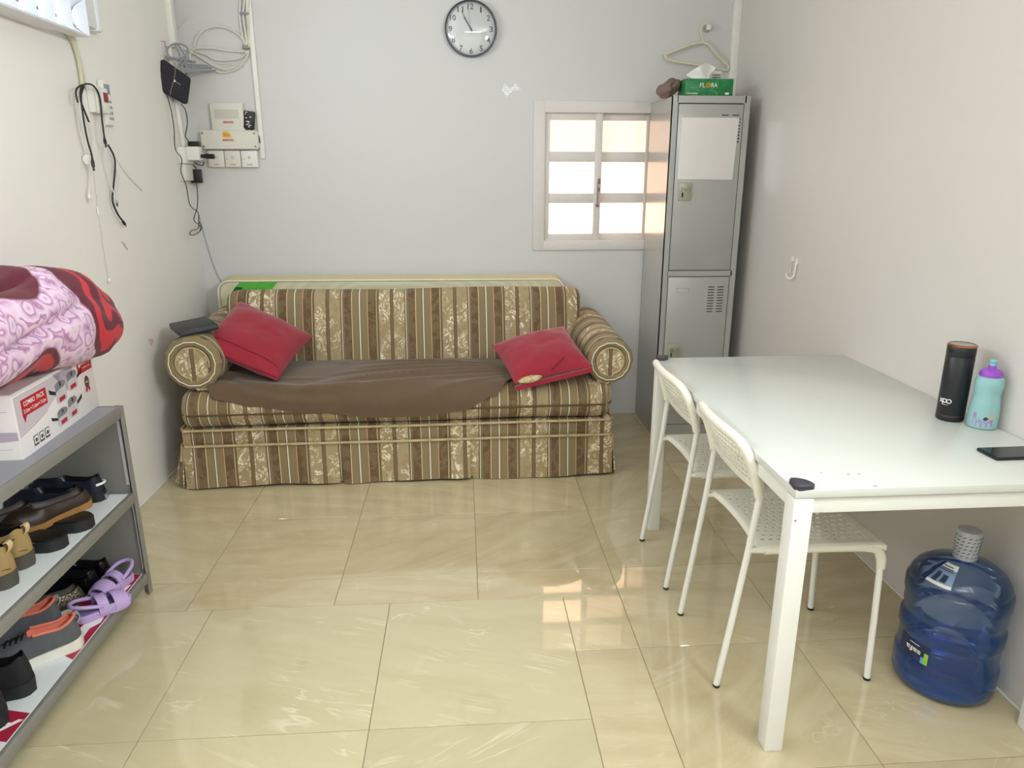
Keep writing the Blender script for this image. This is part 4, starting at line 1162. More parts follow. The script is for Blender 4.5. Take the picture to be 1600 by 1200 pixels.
# white lacy scrap of sticker
st = NT('sticker_lace'); o_ = st.obj(); v_ = st.n('TexVoronoi', feature='DISTANCE_TO_EDGE'); st.set(v_, 'Vector', o_); v_.inputs['Scale'].default_value = 140
st.p(Base_Color=st.ramp(v_.outputs['Distance'], [(.05, '#ffffff'), (.2, '#c3c8cc')]), Roughness=.3)
b = B().prism([(0.2272, -0.0010, 1.8812), (0.2448, -0.0010, 1.9106), (0.2587, -0.0010, 1.9042), (0.2727, -0.0010, 1.8881), (0.2868, -0.0010, 1.8947), (0.3007, -0.0010, 1.9143), (0.3113, -0.0010, 1.9111), (0.3324, -0.0010, 1.8788), (0.3078, -0.0010, 1.8753), (0.2938, -0.0010, 1.8785), (0.2727, -0.0010, 1.8587), (0.2516, -0.0010, 1.8422)], (0, -.0012, 0))
tag(link('wall_sticker', b, st.m, None, org=(0.2728, 0.0000, 1.8784), smooth=False), 'small white lacy scrap of sticker on the back wall below the clock', 'sticker')

# hook and hanger
hk = thing('wall_hook', 'small round wall hook holding the hanger, above the locker', 'hook', (1.3446, 0.0000, 2.1977))
c_ = Vector((1.3446, 0.0000, 2.1977))
link('base', B().lathe([(.019, -.001), (.019, -.008), (.015, -.013)], tuple(c_), 20, 'Y'), mat('hook_grey_plastic', '#b4b0a8', .35), hk)
link('peg', B().lathe([(.009, -.010), (.009, -.030), (.013, -.033), (.013, -.040)], tuple(c_), 16, 'Y'), M_white, hk)
hg = thing('clothes_hanger', 'cream plastic clothes hanger hanging from the hook above the locker', 'hanger', (1.3190, -0.0300, 2.1257))
M_hang = mat('hanger_cream', '#ddd9bd', .4)
link('frame', B().tube([(1.3190, -0.0300, 2.1257), (1.1319, -0.0300, 2.0663), (1.1221, -0.0300, 2.0534), (1.1265, -0.0300, 2.0406), (1.1913, -0.0300, 2.0252), (1.2812, -0.0300, 2.0132), (1.3715, -0.0300, 2.0012), (1.4589, -0.0300, 1.9858), (1.4724, -0.0300, 1.9956), (1.4674, -0.0300, 2.0118), (1.4022, -0.0300, 2.0627)], .0072, 10, closed=True, smooth=3), M_hang, hg)
link('hook', B().tube([(1.3190, -0.0300, 2.1257), (1.3170, -0.0300, 2.1510), (1.3045, -0.0300, 2.1761), (1.3066, -0.0300, 2.1950), (1.3124, -0.0300, 2.2108), (1.3295, -0.0300, 2.2173), (1.3444, -0.0300, 2.2081)], .0042, 8, smooth=4), M_hang, hg)

# right wall double hook
X0 = XR
wh = thing('wall_hook', 'white plastic double hook stuck on the right wall above the table', 'hook', (X0, -.975, 1.05))
link('pad', B().box(X0-.006, X0, -.962, -.938, 1.048, 1.073, .003), M_white, wh)
link('pad', B().box(X0-.009, X0, -1.012, -.990, 1.040, 1.067, .003), M_white, wh)
link('prong', B().tube([(X0-.007, -1.001, 1.05), (X0-.009, -1.0, 1.01), (X0-.012, -.995, .985), (X0-.024, -.985, .974), (X0-.034, -.976, .983), (X0-.036, -.972, .995)], .0042, 8, smooth=4), M_white, wh)
link('prong', B().tube([(X0-.005, -.950, 1.05), (X0-.010, -.952, 1.0), (X0-.022, -.956, .985), (X0-.030, -.958, .995)], .0028, 8, smooth=4), mat('hook_clear', '#cfc9c2', .2), wh)

# ------------------------------------------------------------------ things on top of the locker
LT = 1.8135
tx = thing('tissue_box', 'green tissue box with gold emblem on top of the locker', 'tissue box', (1.245, -.37, LT))
M_green = NT('tissue_box_green'); o_ = M_green.obj()
M_green.p(Base_Color=M_green.ramp(M_green.noise(o_, 38, 4, .6, .8), [(.45, '#14743f'), (.60, '#23874a'), (.68, '#7f9a3f')]), Roughness=.4)
link('box_body', B().box(1.118, 1.364, -.432, -.312, LT, LT+.080, .0015), M_green.m, tx)
FY = -.4325
text('lettering', 'FL', .026, .020, M_white_print, tx, (1.207, FY, LT+.050), (1, 0, 0), (0, 0, 1))
text('lettering', 'RA', .031, .020, M_white_print, tx, (1.267, FY, LT+.050), (1, 0, 0), (0, 0, 1))
M_goldp = mat('gold_print', '#d9a63a', .4, .3)
b = B()
for k in range(8):
    a = k*PI/4; c = Vector((1.236+.008*math.cos(a), FY, LT+.050+.008*math.sin(a)))
    b.prism([c+Vector((.0052*math.cos(q*PI/4), 0, .0052*math.sin(q*PI/4))) for q in range(8)], (0, -.0005, 0))
link('flower_emblem', b, M_goldp, tx, smooth=False)
b = B().box(1.128, 1.185, FY-.0005, FY, LT+.010, LT+.013)
link('printed_line', b, M_white_print, tx, smooth=False)
link('printed_mark', B().box(1.325, 1.344, FY-.0005, FY, LT+.006, LT+.016), M_white_print, tx, smooth=False)
b = B()
def tis(s, t):
    x = lerp(1.165, 1.262, s); h = .078*(1-abs(s-.62)**1.5*1.2)*t
    return (x+.03*t*(s-.2)+.010*math.sin(t*5+s*3), -.37+.020*math.sin(s*7+t*2)*t+.012*t, LT+.078+max(0, h)*(.95+.2*s))
b.grid(tis, 24, 14)
mod(link('tissue', b, mat('tissue_paper', '#eeecea', .9, bump=.3, bscale=60), tx), 'SOLIDIFY', thickness=.001)
cd = link('paper_tag', B().prism([(1.290, -.302, LT), (1.346, -.300, LT), (1.346, -.294, LT+.135), (1.292, -.296, LT+.132)], (0, .0012, 0)), mat('paper_tag_white', '#e8e4dc', .6), None, org=(1.318, -.298, LT), smooth=False)
tag(cd, 'small white paper card standing behind the green tissue box', 'card')
b = B().box(1.296, 1.340, -.3030, -.3024, LT+.112, LT+.116).box(1.296, 1.342, -.3036, -.3030, LT+.100, LT+.104).prism([(1.29, -.3015, LT+.14), (1.29, -.3015, LT+.141), (1.291, -.3015, LT+.141)], (0, -.001, 0))
pl = link('printed_lines', b, M_grey_print, None, org=(1.318, -.298, LT), smooth=False); pl.parent = cd; pl.location = (0, 0, 0)
b = B()
def pouch(s, t):
    a = t*2*PI; r = math.sin(PI*min(.995, max(.005, s)))**.55
    x = 1.072+lerp(-.062, .052, s); y = -.315+.085*r*math.cos(a); z = LT+.046+.046*r*math.sin(a)
    n_ = noise.noise(Vector((x*22, y*18, z*22)))*.009
    z += n_+.005*math.sin(s*12+a*2)*(r > .3); x += .02*math.sin(a)*r+n_
    return (x, y+n_, max(LT+.0005, z))
b.grid(lambda t, s: pouch(s, t), 40, 28, cu=True)
pc = thing('cloth_pouch', 'crumpled brown cloth pouch beside the green tissue box on the locker', 'pouch', (1.07, -.315, LT))
M_pouch = mat('pouch_brown_cloth', '#7d6a62', .9, var=.12, scale=30, bump=.3, bscale=300)
link('body', b, M_pouch, pc)
link('seam', B().tube([(1.066+.012*math.sin(k), -.402+.012*abs(k-4)/4, LT+.010+.0085*k) for k in range(9)], .0028, 6), mat('pouch_seam', '#5d4d46', .9), pc)

# ------------------------------------------------------------------ things on the table
TT = TH+.0003
th = thing('vacuum_flask', 'tall black vacuum flask with copper ring at the lid on the table', 'flask', (1.435, -2.275, TT))
M_flask = mat('flask_matte_black', '#14151b', .38, var=.1)
R_ = .0375
link('body', B().lathe([(.034, 0), (R_-.001, .002), (R_, .006), (R_, .016), (R_-.0006, .017), (R_-.0006, .019), (R_, .020), (R_, .190), (R_-.0012, .1915), (R_-.0012, .193)], (1.435, -2.275, TT), 40), M_flask, th)
lid = link('lid', B().lathe([(R_-.001, .193), (R_+.0002, .1945), (R_+.0002, .222), (R_-.003, .2265)], (1.435, -2.275, TT), 40), M_flask, th)
link('copper_ring', B().lathe([(R_-.0005, .2225), (R_+.001, .2235), (R_+.001, .2265), (R_-.003, .229), (R_-.006, .2285)], (1.435, -2.275, TT), 40, cap=False), mat('copper', '#b87a55', .25, 1.0), lid)
link('lid_top', B().lathe([(R_-.005, .2255), (R_-.006, .2278)], (1.435, -2.275, TT), 40), M_steel, lid)
link('base_ring', B().lathe([(R_+.0003, .0165), (R_+.0003, .0195)], (1.435, -2.275, TT), 40, cap=False), mat('flask_ring_dull', '#5b4a3e', .35, .6), th)
# lettering wrapped on the flask, towards the camera's left
b = B()
a0 = math.radians(-157)
def onf(da, z, r=R_+.0005): a = a0+da; return (1.435+r*math.cos(a), -2.275+r*math.sin(a), TT+z)
def ringl(da, z, rad, wdt=.0016):
    pts = [onf(da+rad*math.cos(k/16*2*PI)/R_, z+rad*math.sin(k/16*2*PI)) for k in range(16)]
    b.tube(pts, wdt/2, 5, closed=True)
ringl(.30, .062, .0058, .0028); ringl(-.0, .062, .0052, .0028)
b.tube([onf(-.14, .068), onf(-.14, .050)], .0012, 5)
b.tube([onf(-.42, .067), onf(-.20, .056)], .0012, 5).tube([onf(-.42, .056), onf(-.20, .067)], .0012, 5)
b.tube([onf(-.12+.05*k, .0515-.0015*math.sin(k/8*PI)) for k in range(9)], .0005, 4)
link('lettering', b, M_white_print, th)

kb = thing('drinking_bottle', 'child\'s translucent aqua drinking bottle with purple lid on the table by the wall', 'bottle', (1.483, -2.345, TT))
KC = (1.483, -2.345, TT)
t = NT('bottle_aqua_plastic'); t.p(Base_Color=lin('#93c0c0'), Roughness=.35); t.b.inputs['Subsurface Weight'].default_value = .25; t.b.inputs['Subsurface Radius'].default_value = (.02, .03, .03)
link('body', B().lathe([(.034, 0), (.0385, .004), (.039, .012), (.039, .050), (.037, .070), (.0345, .088), (.0335, .098), (.035, .110), (.037, .122), (.0365, .138), (.033, .148), (.026, .152)], KC, 40), t.m, kb)
M_purp = mat('lid_purple', '#9a4ec4', .35)
l_ = link('lid', B().lathe([(.0265, .150), (.0285, .152), (.0285, .160), (.026, .167), (.018, .170), (.0105, .172), (.0095, .182)], KC, 32), M_purp, kb)
link('spout', B().lathe([(.0092, .180), (.0080, .183), (.0078, .190), (.0098, .192), (.0098, .196), (.006, .198)], KC, 20), mat('spout_aqua', '#7cc4d0', .35), l_)
# plain purple and cream splashes where the printed picture sits
def wrap(name, da0, outline, m, r=.0393):
    a0 = math.radians(-122)+da0
    pts = [(KC[0]+r*math.cos(a0+u/r), KC[1]+r*math.sin(a0+u/r), KC[2]+v) for u, v in outline]
    pin = [(KC[0]+(r-.0025)*math.cos(a0+u/r), KC[1]+(r-.0025)*math.sin(a0+u/r), KC[2]+v) for u, v in outline]
    bb = B(); A = [bb.bm.verts.new(p) for p in pts]; C = [bb.bm.verts.new(p) for p in pin]; n = len(A)
    bb.bm.faces.new(A); bb.bm.faces.new(C[::-1])
    for i in range(n): bb.bm.faces.new((A[i], C[i], C[(i+1) % n], A[(i+1) % n]))
    return link(name, bb, m, kb, smooth=False)
M_lp = mat('print_lilac', '#a883c4', .4, var=.2, scale=150)
for da, ol in ((-.62, [(-.006, .012), (.007, .010), (.005, .03), (.002, .050), (-.005, .048)]), (-.35, [(-.010, .010), (.010, .008), (.008, .026), (.001, .032), (-.004, .022)]), (.0, [(-.010, .008), (.010, .009), (.009, .022), (.0, .026), (-.008, .02)]), (.33, [(-.010, .010), (.009, .010), (.010, .034), (.002, .030), (-.006, .022)])):
    wrap('printed_splash', da, ol, M_lp)
wrap('printed_splash', .06, [(-.006, .030), (.003, .028), (.008, .036), (.001, .040), (-.004, .037)], mat('print_plum', '#4a3a66', .4), .0394)
wrap('printed_splash', .42, [(-.008, .036), (.004, .033), (.008, .044), (.001, .052), (-.005, .046)], mat('print_cream', '#c9b292', .4), .0394)

ph = thing('phone', 'black smartphone lying face up near the table edge', 'phone', (1.418, -2.560, TT), .02)
M_ph = mat('phone_body', '#23262c', .3, .4)
link('body', B().box(-.079, .079, -.037, .037, .0004, .0085, .0028, 3), M_ph, ph, local=True)
link('screen', B().box(-.076, .076, -.034, .034, .008, .0089, .0003, 1), mat('phone_screen', '#0c1017', .06), ph, local=True)
link('button', B().box(.02, .045, -.0376, -.0366, .003, .006, .0004, 1), M_steel, ph, local=True)
link('camera_lens', B().lathe([(.0022, .0087), (.0022, .0091)], (-.069, .0, 0), 12), M_steel, ph, local=True)

# ------------------------------------------------------------------ big water bottle on the floor
WC = (1.386, -2.500, .001)
wb = thing('water_bottle', 'large blue polycarbonate water bottle standing on the floor under the table', 'water bottle', WC)
t = NT('bottle_blue_polycarbonate')
tr = t.n('BsdfTransparent'); tr.inputs[0].default_value = lin('#d3e1f5')
df = t.n('BsdfPrincipled'); df.inputs['Base Color'].default_value = lin('#5688c8'); df.inputs['Roughness'].default_value = .15
gl = t.n('BsdfGlossy'); gl.inputs['Roughness'].default_value = .06
lw_ = t.n('LayerWeight'); lw_.inputs[0].default_value = .35
m1 = t.n('MixShader'); t.set(m1, 0, t.math('ADD', t.math('MULTIPLY', lw_.outputs['Facing'], .42), .07)); t.t.links.new(tr.outputs[0], m1.inputs[1]); t.t.links.new(df.outputs[0], m1.inputs[2])
m2 = t.n('MixShader'); fr = t.n('Fresnel'); fr.inputs[0].default_value = 1.5; t.set(m2, 0, fr.outputs[0]); t.t.links.new(m1.outputs[0], m2.inputs[1]); t.t.links.new(gl.outputs[0], m2.inputs[2])
t.t.links.new(m2.outputs[0], t.out.inputs[0]); M_bluepc = t.m
RB = .134
outp = [(.095, .0), (.118, .003), (RB-.004, .016), (RB, .035), (RB, .092), (RB-.003, .100), (RB-.006, .106), (RB-.006, .160), (RB-.003, .168), (RB, .176), (RB, .206), (RB-.004, .214), (RB-.009, .220), (RB-.009, .232), (RB-.006, .240), (RB-.004, .246),
        (RB-.004, .280), (RB, .288), (RB, .318), (RB-.003, .326), (RB-.007, .330), (RB-.007, .336), (RB-.010, .346), (RB-.022, .364), (RB-.048, .383), (RB-.078, .394), (.038, .400), (.029, .405), (.027, .415), (.027, .44)]
link('body', B().lathe(outp, WC, 64, cap=False).lathe([(.001, .004), (.06, .006), (.095, .0)], WC, 64, cap=False), M_bluepc, wb)
inn = [(max(.001, r-.004), z+.003) for r, z in outp[:5]]
M_wat = NT('water'); M_wat.p(Base_Color=lin('#3a7ce0'), Roughness=.02, IOR=1.33); M_wat.b.inputs['Transmission Weight'].default_value = .85
link('water', B().lathe([(.001, .009), (.09, .009), (RB-.012, .019), (RB-.006, .037), (RB-.006, .078), (.001, .079)], WC, 64, cap=False), M_wat.m, wb)
M_shrink = mat('cap_shrink_wrap', '#b9bcc4', .3, var=.12, scale=60)
cp = link('cap', B().lathe([(.028, .402), (.030, .405), (.0295, .43), (.0315, .46), (.0325, .482), (.029, .489), (.010, .491)], WC, 28), M_shrink, wb)
b = B()
for r_ in range(6):
    for k in range(9):
        a = math.radians(-215+k*24+r_*5); z = .416+r_*.0115; rr = lerp(.0299, .0327, r_/5)+.0002
        p = lambda da, dz: (WC[0]+rr*math.cos(a+da), WC[1]+rr*math.sin(a+da), WC[2]+z+dz)
        b.tube([p(-.11, -.001), p(0, .0012), p(.11, .0018)], .0012, 4)
link('wrap_print', b, mat('cap_print_slate', '#6d7480', .5), cp)
# paper tags on the shoulder and the side label
def around(r, a, z): return (WC[0]+r*math.cos(a), WC[1]+r*math.sin(a), WC[2]+z)
def patch(name, par, m, a0, a1, prof, lift, nu=10):
    def f(s, q):
        r, z = prof(q); return around(r+lift, lerp(a0, a1, s), z+lift*.6)
    o = link(name, B().grid(f, nu, 6), m, par); mod(o, 'SOLIDIFY', thickness=.0006, offset=1); return o
sh = lambda q: (lerp(RB-.014, RB-.080, q), interp(q, [0, .25, .6, 1], [.352, .366, .383, .395]))
ar = math.radians
tg = patch('shoulder_label', wb, M_white_print, ar(-178), ar(-137), sh, .0012)
tg['label'] = 'white printed label on the bottle shoulder'
patch('label_band', tg, mat('label_navy', '#1c2b55', .4), ar(-178), ar(-170), sh, .0022, 3)
sub = lambda qa, qb: (lambda q: sh(lerp(qa, qb, q)))
for (aa_, ab_, qa, qb) in ((-165, -158, .12, .5), (-154, -146, .15, .45), (-168, -142, .62, .66), (-168, -144, .72, .76), (-168, -146, .82, .86)):
    patch('label_print', tg, M_grey_print, ar(aa_), ar(ab_), sub(qa, qb), .0022, 3)
sd = lambda q: (RB-.0055, lerp(.100, .162, q))
M_navyl = mat('label_navy_blue', '#15234f', .35)
lb = patch('side_label', wb, M_navyl, ar(-188), ar(-146), lambda q: (RB-.0055, lerp(.105, .163, q)), .0012)
lb['label'] = 'navy side label with white lettering'
patch('label_corner', lb, mat('label_lime', '#9ac43c', .4), ar(-151), ar(-146), lambda q: (RB-.0055, lerp(.105, .140, q)), .0022, 3)
patch('label_corner', lb, mat('label_sky', '#58a8d8', .4), ar(-154.5), ar(-151), lambda q: (RB-.0055, lerp(.105, .124, q)), .0022, 3)
al = ar(-165); rad = Vector((math.cos(al), math.sin(al), 0)); tang = Vector((-math.sin(al), math.cos(al), 0))
text('lettering', 'safa', .048, .017, M_white_print, lb, Vector(around(RB-.0025, al, .134)), -tang, (0, 0, -1), ext=.0006, bold=.02)
patch('label_lines', lb, M_white_print, ar(-172), ar(-158), lambda q: (RB-.0055, lerp(.1515, .153, q)), .0022, 4)

# ------------------------------------------------------------------ louvred light fitting on the left wall
lf = thing('louvre_light', 'white louvred fluorescent light fitting high on the left wall', 'light fitting', (XL, -1.75, 2.06))
M_lfit = mat('fitting_white_enamel', '#e4e4e6', .35, var=.02)
M_louv = mat('louvre_satin_aluminium', '#dfe3ea', .35, .25, var=.03)
Y0, Y1 = -2.42, -1.165
link('housing', B().box(XL, XL+.045, Y0-.12, -.955, 1.985, 2.145, .012, 2), M_lfit, lf)
link('end_cap', B().box(XL, XL+.052, -.985, -.945, 1.978, 2.152, .012, 2), M_lfit, lf)
for zc in (1.993, 2.127):
    b = B()
    for s in (-1, 1):
        def f(u, q, s=s, zc=zc):
            return (lerp(XL+.040, XL+.098, q), lerp(Y0, Y1, u), zc+s*lerp(.020, .0630, q**.6))
        b.grid(f, 4, 8)
    o = link('reflector', b, M_louv, lf); mod(o, 'SOLIDIFY', thickness=.0012)
    for k in range(11):
        y = Y1-.004-k*.1145
        def f(u, q, y=y, zc=zc):
            # curved blade, thick at the tube side and sharp at the mouth
            h = lerp(.020, .0625, q**.6); return (lerp(XL+.050, XL+.097, q), y-.012*(1-q)*1.0, zc+lerp(-h, h, u))
        b2 = B(); b2.grid(f, 6, 6)
        def f2(u, q, y=y, zc=zc):
            h = lerp(.020, .0625, q**.6); return (lerp(XL+.050, XL+.097, q), y+.012*(1-q), zc+lerp(-h, h, u))
        b2.grid(f2, 6, 6)
        link('louvre_blade', b2, M_louv, o)
    tm = NT('tube_glow'); tm.p(Base_Color=(.9, .9, .9, 1), Emission_Color=(.9, .96, 1, 1), Emission_Strength=3.0)
    link('tube', B().lathe([(.008, Y0+.02), (.0095, Y0+.03), (.0095, Y1-.03), (.008, Y1-.02)], (XL+.052, 0, zc), 14, 'Y'), tm.m, lf)
link('lower_plate', B().box(XL, XL+.097, Y0, Y1-.15, 1.926, 1.930, .001).box(XL+.04, XL+.097, Y1-.16, Y1, 1.9265, 1.9295, .001), M_lfit, lf, smooth=False)

# ceiling fitting (out of frame) that the lamp sits under
cf = thing('ceiling_light', 'flat white ceiling light panel behind the camera', 'ceiling light', (.3, -4.3, ZC))
link('frame', B().box(-.32, .92, -4.62, -3.98, ZC-.03, ZC, .004), M_lfit, cf)

# ------------------------------------------------------------------ cables, boxes and sockets on the walls
M_cabw = mat('cable_white', '#d9d7cc', .5)
M_cabg = mat('cable_grey', '#8b8f92', .5)
M_cabb = mat('cable_black', '#1a1c22', .5)
M_cabc = mat('cable_cream', '#cfc8ae', .5)
M_redlab = mat('label_red', '#c02c3a', .45)
M_rocker = mat('switch_red', '#8c1f26', .35)
def solo(name, b, m, org, label, cat, group=None, **k):
    return tag(link(name, b, m, None, org=org, **k), label, cat, group)
solo('cable', B().tube([(-1.4593, -1.1810, 1.9539), (-1.4593, -1.1354, 1.9269), (-1.4593, -1.1102, 1.8752), (-1.4593, -1.1046, 1.8193), (-1.4593, -1.1115, 1.7543)], .0085, 8, smooth=5), M_cabc, (-1.4713, -1.1102, 1.9310), 'thick cream cable running down the left wall from the louvred light', 'cable')
solo('cable', B().tube([(-1.4613, -1.1186, 1.9518), (-1.4613, -1.0981, 1.8995), (-1.4613, -1.0772, 1.8458), (-1.4613, -1.0689, 1.7962), (-1.4613, -1.0677, 1.7544)], .006, 8, smooth=5), M_cabw, (-1.4713, -1.0803, 1.9360), 'thinner white cable beside the thick cream one below the louvred light', 'cable')
# switched socket box
sb = thing('switch_box', 'white socket box with red rocker switch on the left wall', 'switch', (XL, -1.005, 1.72))
link('body', B().box(XL, XL+.040, -1.062, -.965, 1.672, 1.770, .005), M_white, sb)
link('cover', B().box(XL+.030, XL+.044, -1.066, -1.030, 1.668, 1.774, .004), M_cream, sb)
link('rocker', B().box(XL+.038, XL+.046, -1.008, -.978, 1.715, 1.752, .003), M_rocker, sb)
rc = thing('remote_control', 'white remote control with grey display hanging on the left wall behind the socket box', 'remote', (XL, -.935, 1.72))
link('body', B().box(XL+.002, XL+.024, -.968, -.898, 1.63, 1.805, .006), M_white, rc)
link('display', B().box(XL+.0235, XL+.0247, -.958, -.910, 1.752, 1.79, .001), mat('display_grey', '#8f959b', .25), rc)
for r_ in range(4):
    for c in range(2): link('button', B().box(XL+.023, XL+.0265, -.944+c*.020, -.932+c*.020, 1.652+r_*.022, 1.663+r_*.022, .002), M_cabg, rc)
def usb_end(parent, p, d, m, tip, L=.035, r=.0062):
    p, d = Vector(p), Vector(d).normalized()
    link('plug', B().tube([p, p+d*L*.3, p+d*L*.34, p+d*L], [r*.6, r*.8, r, r], 8), m, parent)
    link('plug_tip', B().tube([p+d*L, p+d*(L+.014)], r*.62, 6), tip, parent)
c = thing('charging_cable', 'black USB cable draped over the socket box with both its ends on the left side', 'cable', (-1.4213, -1.1774, 1.7317))
link('cord', B().tube([(-1.4213, -1.1824, 1.6284), (-1.4213, -1.2006, 1.6614), (-1.4213, -1.2196, 1.7050), (-1.4213, -1.2009, 1.7472), (-1.4213, -1.1616, 1.7650), (-1.4213, -1.1068, 1.7667), (-1.4213, -1.0687, 1.7428), (-1.4213, -1.0634, 1.6961), (-1.4213, -1.0729, 1.6358), (-1.4213, -1.0757, 1.5633)], .0035, 8, smooth=6), M_cabb, c)
link('cord', B().tube([(-1.4233, -1.2385, 1.6920), (-1.4233, -1.2415, 1.7251), (-1.4233, -1.2203, 1.7473), (-1.4233, -1.1739, 1.7591), (-1.4233, -1.2067, 1.7174), (-1.4233, -1.2150, 1.6489), (-1.4233, -1.2126, 1.5689), (-1.4233, -1.1972, 1.5112), (-1.4233, -1.1950, 1.4877)], .0035, 8, smooth=6), M_cabb, c)
usb_end(c, (-1.4233, -1.1969, 1.4971), (0, -.02, -1), M_cabb, M_cabb)
usb_end(c, (-1.4233, -1.0718, 1.5780), (0, .1, -1), M_cabb, M_cabb, .025)
c = thing('charging_cable', 'black USB cable hanging lowest on the left wall with bare metal plug', 'cable', (-1.4513, -0.9901, 1.4408))
link('cord', B().tube([(-1.4513, -0.9868, 1.5521), (-1.4513, -0.9498, 1.5103), (-1.4513, -0.9528, 1.4667), (-1.4513, -0.9858, 1.4023), (-1.4513, -1.0143, 1.3513), (-1.4513, -1.0197, 1.3179), (-1.4513, -0.9935, 1.2750), (-1.4513, -0.9563, 1.2437)], .0038, 8, smooth=6), M_cabb, c)
usb_end(c, (-1.4513, -0.9614, 1.2467), tuple(Vector((-1.4513, -0.9335, 1.2208))-Vector((-1.4513, -0.9614, 1.2467))), M_cabb, M_steel, .026)
c = thing('charging_cable', 'white cable with round white charging puck on the left wall', 'cable', (-1.4513, -1.1517, 1.5481))
link('cord', B().tube([(-1.4513, -1.1397, 1.6591), (-1.4513, -1.1084, 1.6332), (-1.4513, -1.0973, 1.5743), (-1.4513, -1.1163, 1.5327), (-1.4513, -1.1502, 1.4765), (-1.4513, -1.1843, 1.4041), (-1.4513, -1.2093, 1.3587)], .0024, 6, smooth=6), M_cabw, c)
link('cord', B().tube([(-1.4493, -1.1591, 1.7447), (-1.4493, -1.1970, 1.6729), (-1.4493, -1.1910, 1.6046), (-1.4493, -1.1760, 1.5471), (-1.4493, -1.1717, 1.5000)], .0024, 6, smooth=6), M_cabw, c)
pk = Vector((-1.4453, -1.1833, 1.4902))
link('charging_puck', B().lathe([(.018, -.005), (.0195, -.003), (.0195, .003), (.018, .005)], tuple(pk), 24, 'Y'), M_white, c)
usb_end(c, (-1.4513, -1.2078, 1.3635), (0, -.02, -1), M_white, M_steel, .018)
c = thing('charging_cable', 'white cable with short white and metal ends beside the hanging black cable', 'cable', (-1.4553, -1.0011, 1.4661))
link('cord', B().tube([(-1.4473, -1.0234, 1.7758), (-1.4473, -0.9825, 1.7394), (-1.4473, -0.9851, 1.6662), (-1.4473, -1.0116, 1.6030), (-1.4473, -1.0116, 1.5536), (-1.4473, -1.0394, 1.5031), (-1.4473, -1.0315, 1.4608), (-1.4473, -1.0244, 1.4154), (-1.4473, -1.0132, 1.3641)], .0024, 6, smooth=6), M_cabw, c)
link('cord', B().tube([(-1.4553, -0.9456, 1.4616), (-1.4553, -0.9183, 1.4201), (-1.4553, -0.9391, 1.3757), (-1.4553, -0.9755, 1.3372)], .0020, 6, smooth=6), M_cabw, c)
usb_end(c, (-1.4513, -1.0027, 1.3691), (0, .05, -1), M_white, M_white, .016, .005)
usb_end(c, (-1.4553, -0.9772, 1.3320), (0, .05, -1), M_steel, M_cabb, .012, .005)
c = thing('earphone_cord', 'thin white cord hanging straight down the left wall with white bead at its end', 'cord', (-1.4653, -1.1346, 1.1653))
link('cord', B().tube([(-1.4653, -1.1106, 1.4453), (-1.4653, -1.1159, 1.3664), (-1.4653, -1.1207, 1.3041), (-1.4653, -1.1263, 1.1902), (-1.4653, -1.1278, 1.0869), (-1.4653, -1.1266, 1.0236)], .0014, 6, smooth=4), M_cabw, c)
link('splitter', B().tube([(-1.4653, -1.1287, 1.3119), (-1.4653, -1.1298, 1.2768)], .004, 8), M_white, c)
link('bead', B().lathe([(.001, -.013), (.007, -.006), (.0075, .004), (.001, .012)], (-1.4613, -1.1330, 1.0139), 14), M_white, c)
c = thing('wire', 'short pale wire slanting across the left wall to the right of the black cable', 'wire', (-1.4673, -0.7813, 1.4141))
link('cord', B().tube([(-1.4673, -0.8905, 1.4935), (-1.4673, -0.8076, 1.4305), (-1.4673, -0.6846, 1.3655)], .0015, 6, smooth=4), M_cabw, c)
link('tip', B().lathe([(.001, -.004), (.004, 0), (.001, .004)], (-1.4673, -0.6846, 1.3655), 10), M_white, c)
c = thing('wall_chip', 'small brownish chip in the paint low on the left wall below the cables', 'chip', (-1.4713, -0.9200, 1.1240))
link('mark', B().prism([(-1.4707, -0.9583, 1.1604), (-1.4707, -0.9313, 1.1498), (-1.4707, -0.9050, 1.1170), (-1.4707, -0.9119, 1.1149), (-1.4707, -0.9400, 1.1424)], (.0006, 0, 0)), mat('chip_plaster', '#b9ab98', .9), c, smooth=False)

# router in the corner
RN = Vector((.741, -.671, 0))
rt = thing('router', 'black diamond-shaped router with four grey antennas hanging in the left back corner', 'router', (-1.4216, -0.2232, 1.8806))
ol = rounded([(-1.4576, -0.2629, 1.9867), (-1.3653, -0.1610, 1.9064), (-1.3664, -0.1622, 1.8942), (-1.3882, -0.1863, 1.7759), (-1.4801, -0.2877, 1.8374), (-1.4789, -0.2864, 1.8728)], .018, 4)
M_rout = NT('router_shell'); o_ = M_rout.obj()
M_rout.p(Base_Color=M_rout.ramp(M_rout.noise(o_, 14, 2), [(.4, '#11131c'), (.6, '#171a26')]), Roughness=.42)
o = link('body', B().prism(ol, tuple(RN*-.024)), M_rout.m, rt); o.modifiers.new('bevel', 'BEVEL').width = .004
link('front_ridge', B().tube([(-1.4154, -0.2177, 1.9701), (-1.4191, -0.2219, 1.9283), (-1.4274, -0.2310, 1.8856), (-1.4396, -0.2445, 1.8483), (-1.4468, -0.2524, 1.8176)], .0016, 5), mat('router_ridge_copper', '#9a7f74', .35, .3), rt)
ec = Vector((-1.4256, -0.2275, 1.8860)); ru = Vector((.671, .741, 0))
link('emblem', B().prism([ec+ru*.0055*math.cos(k/12*2*PI)+Vector((0, 0, .0055*math.sin(k/12*2*PI))) for k in range(12)], tuple(RN*.0012)), M_white_print, rt)
text('lettering', 'tp-link', .024, .006, M_white_print, rt, (-1.4128, -0.2149, 1.8757), tuple(ru*.86+Vector((0, 0, -.5))), tuple(ru*.5+Vector((0, 0, .86))), ext=.0006)
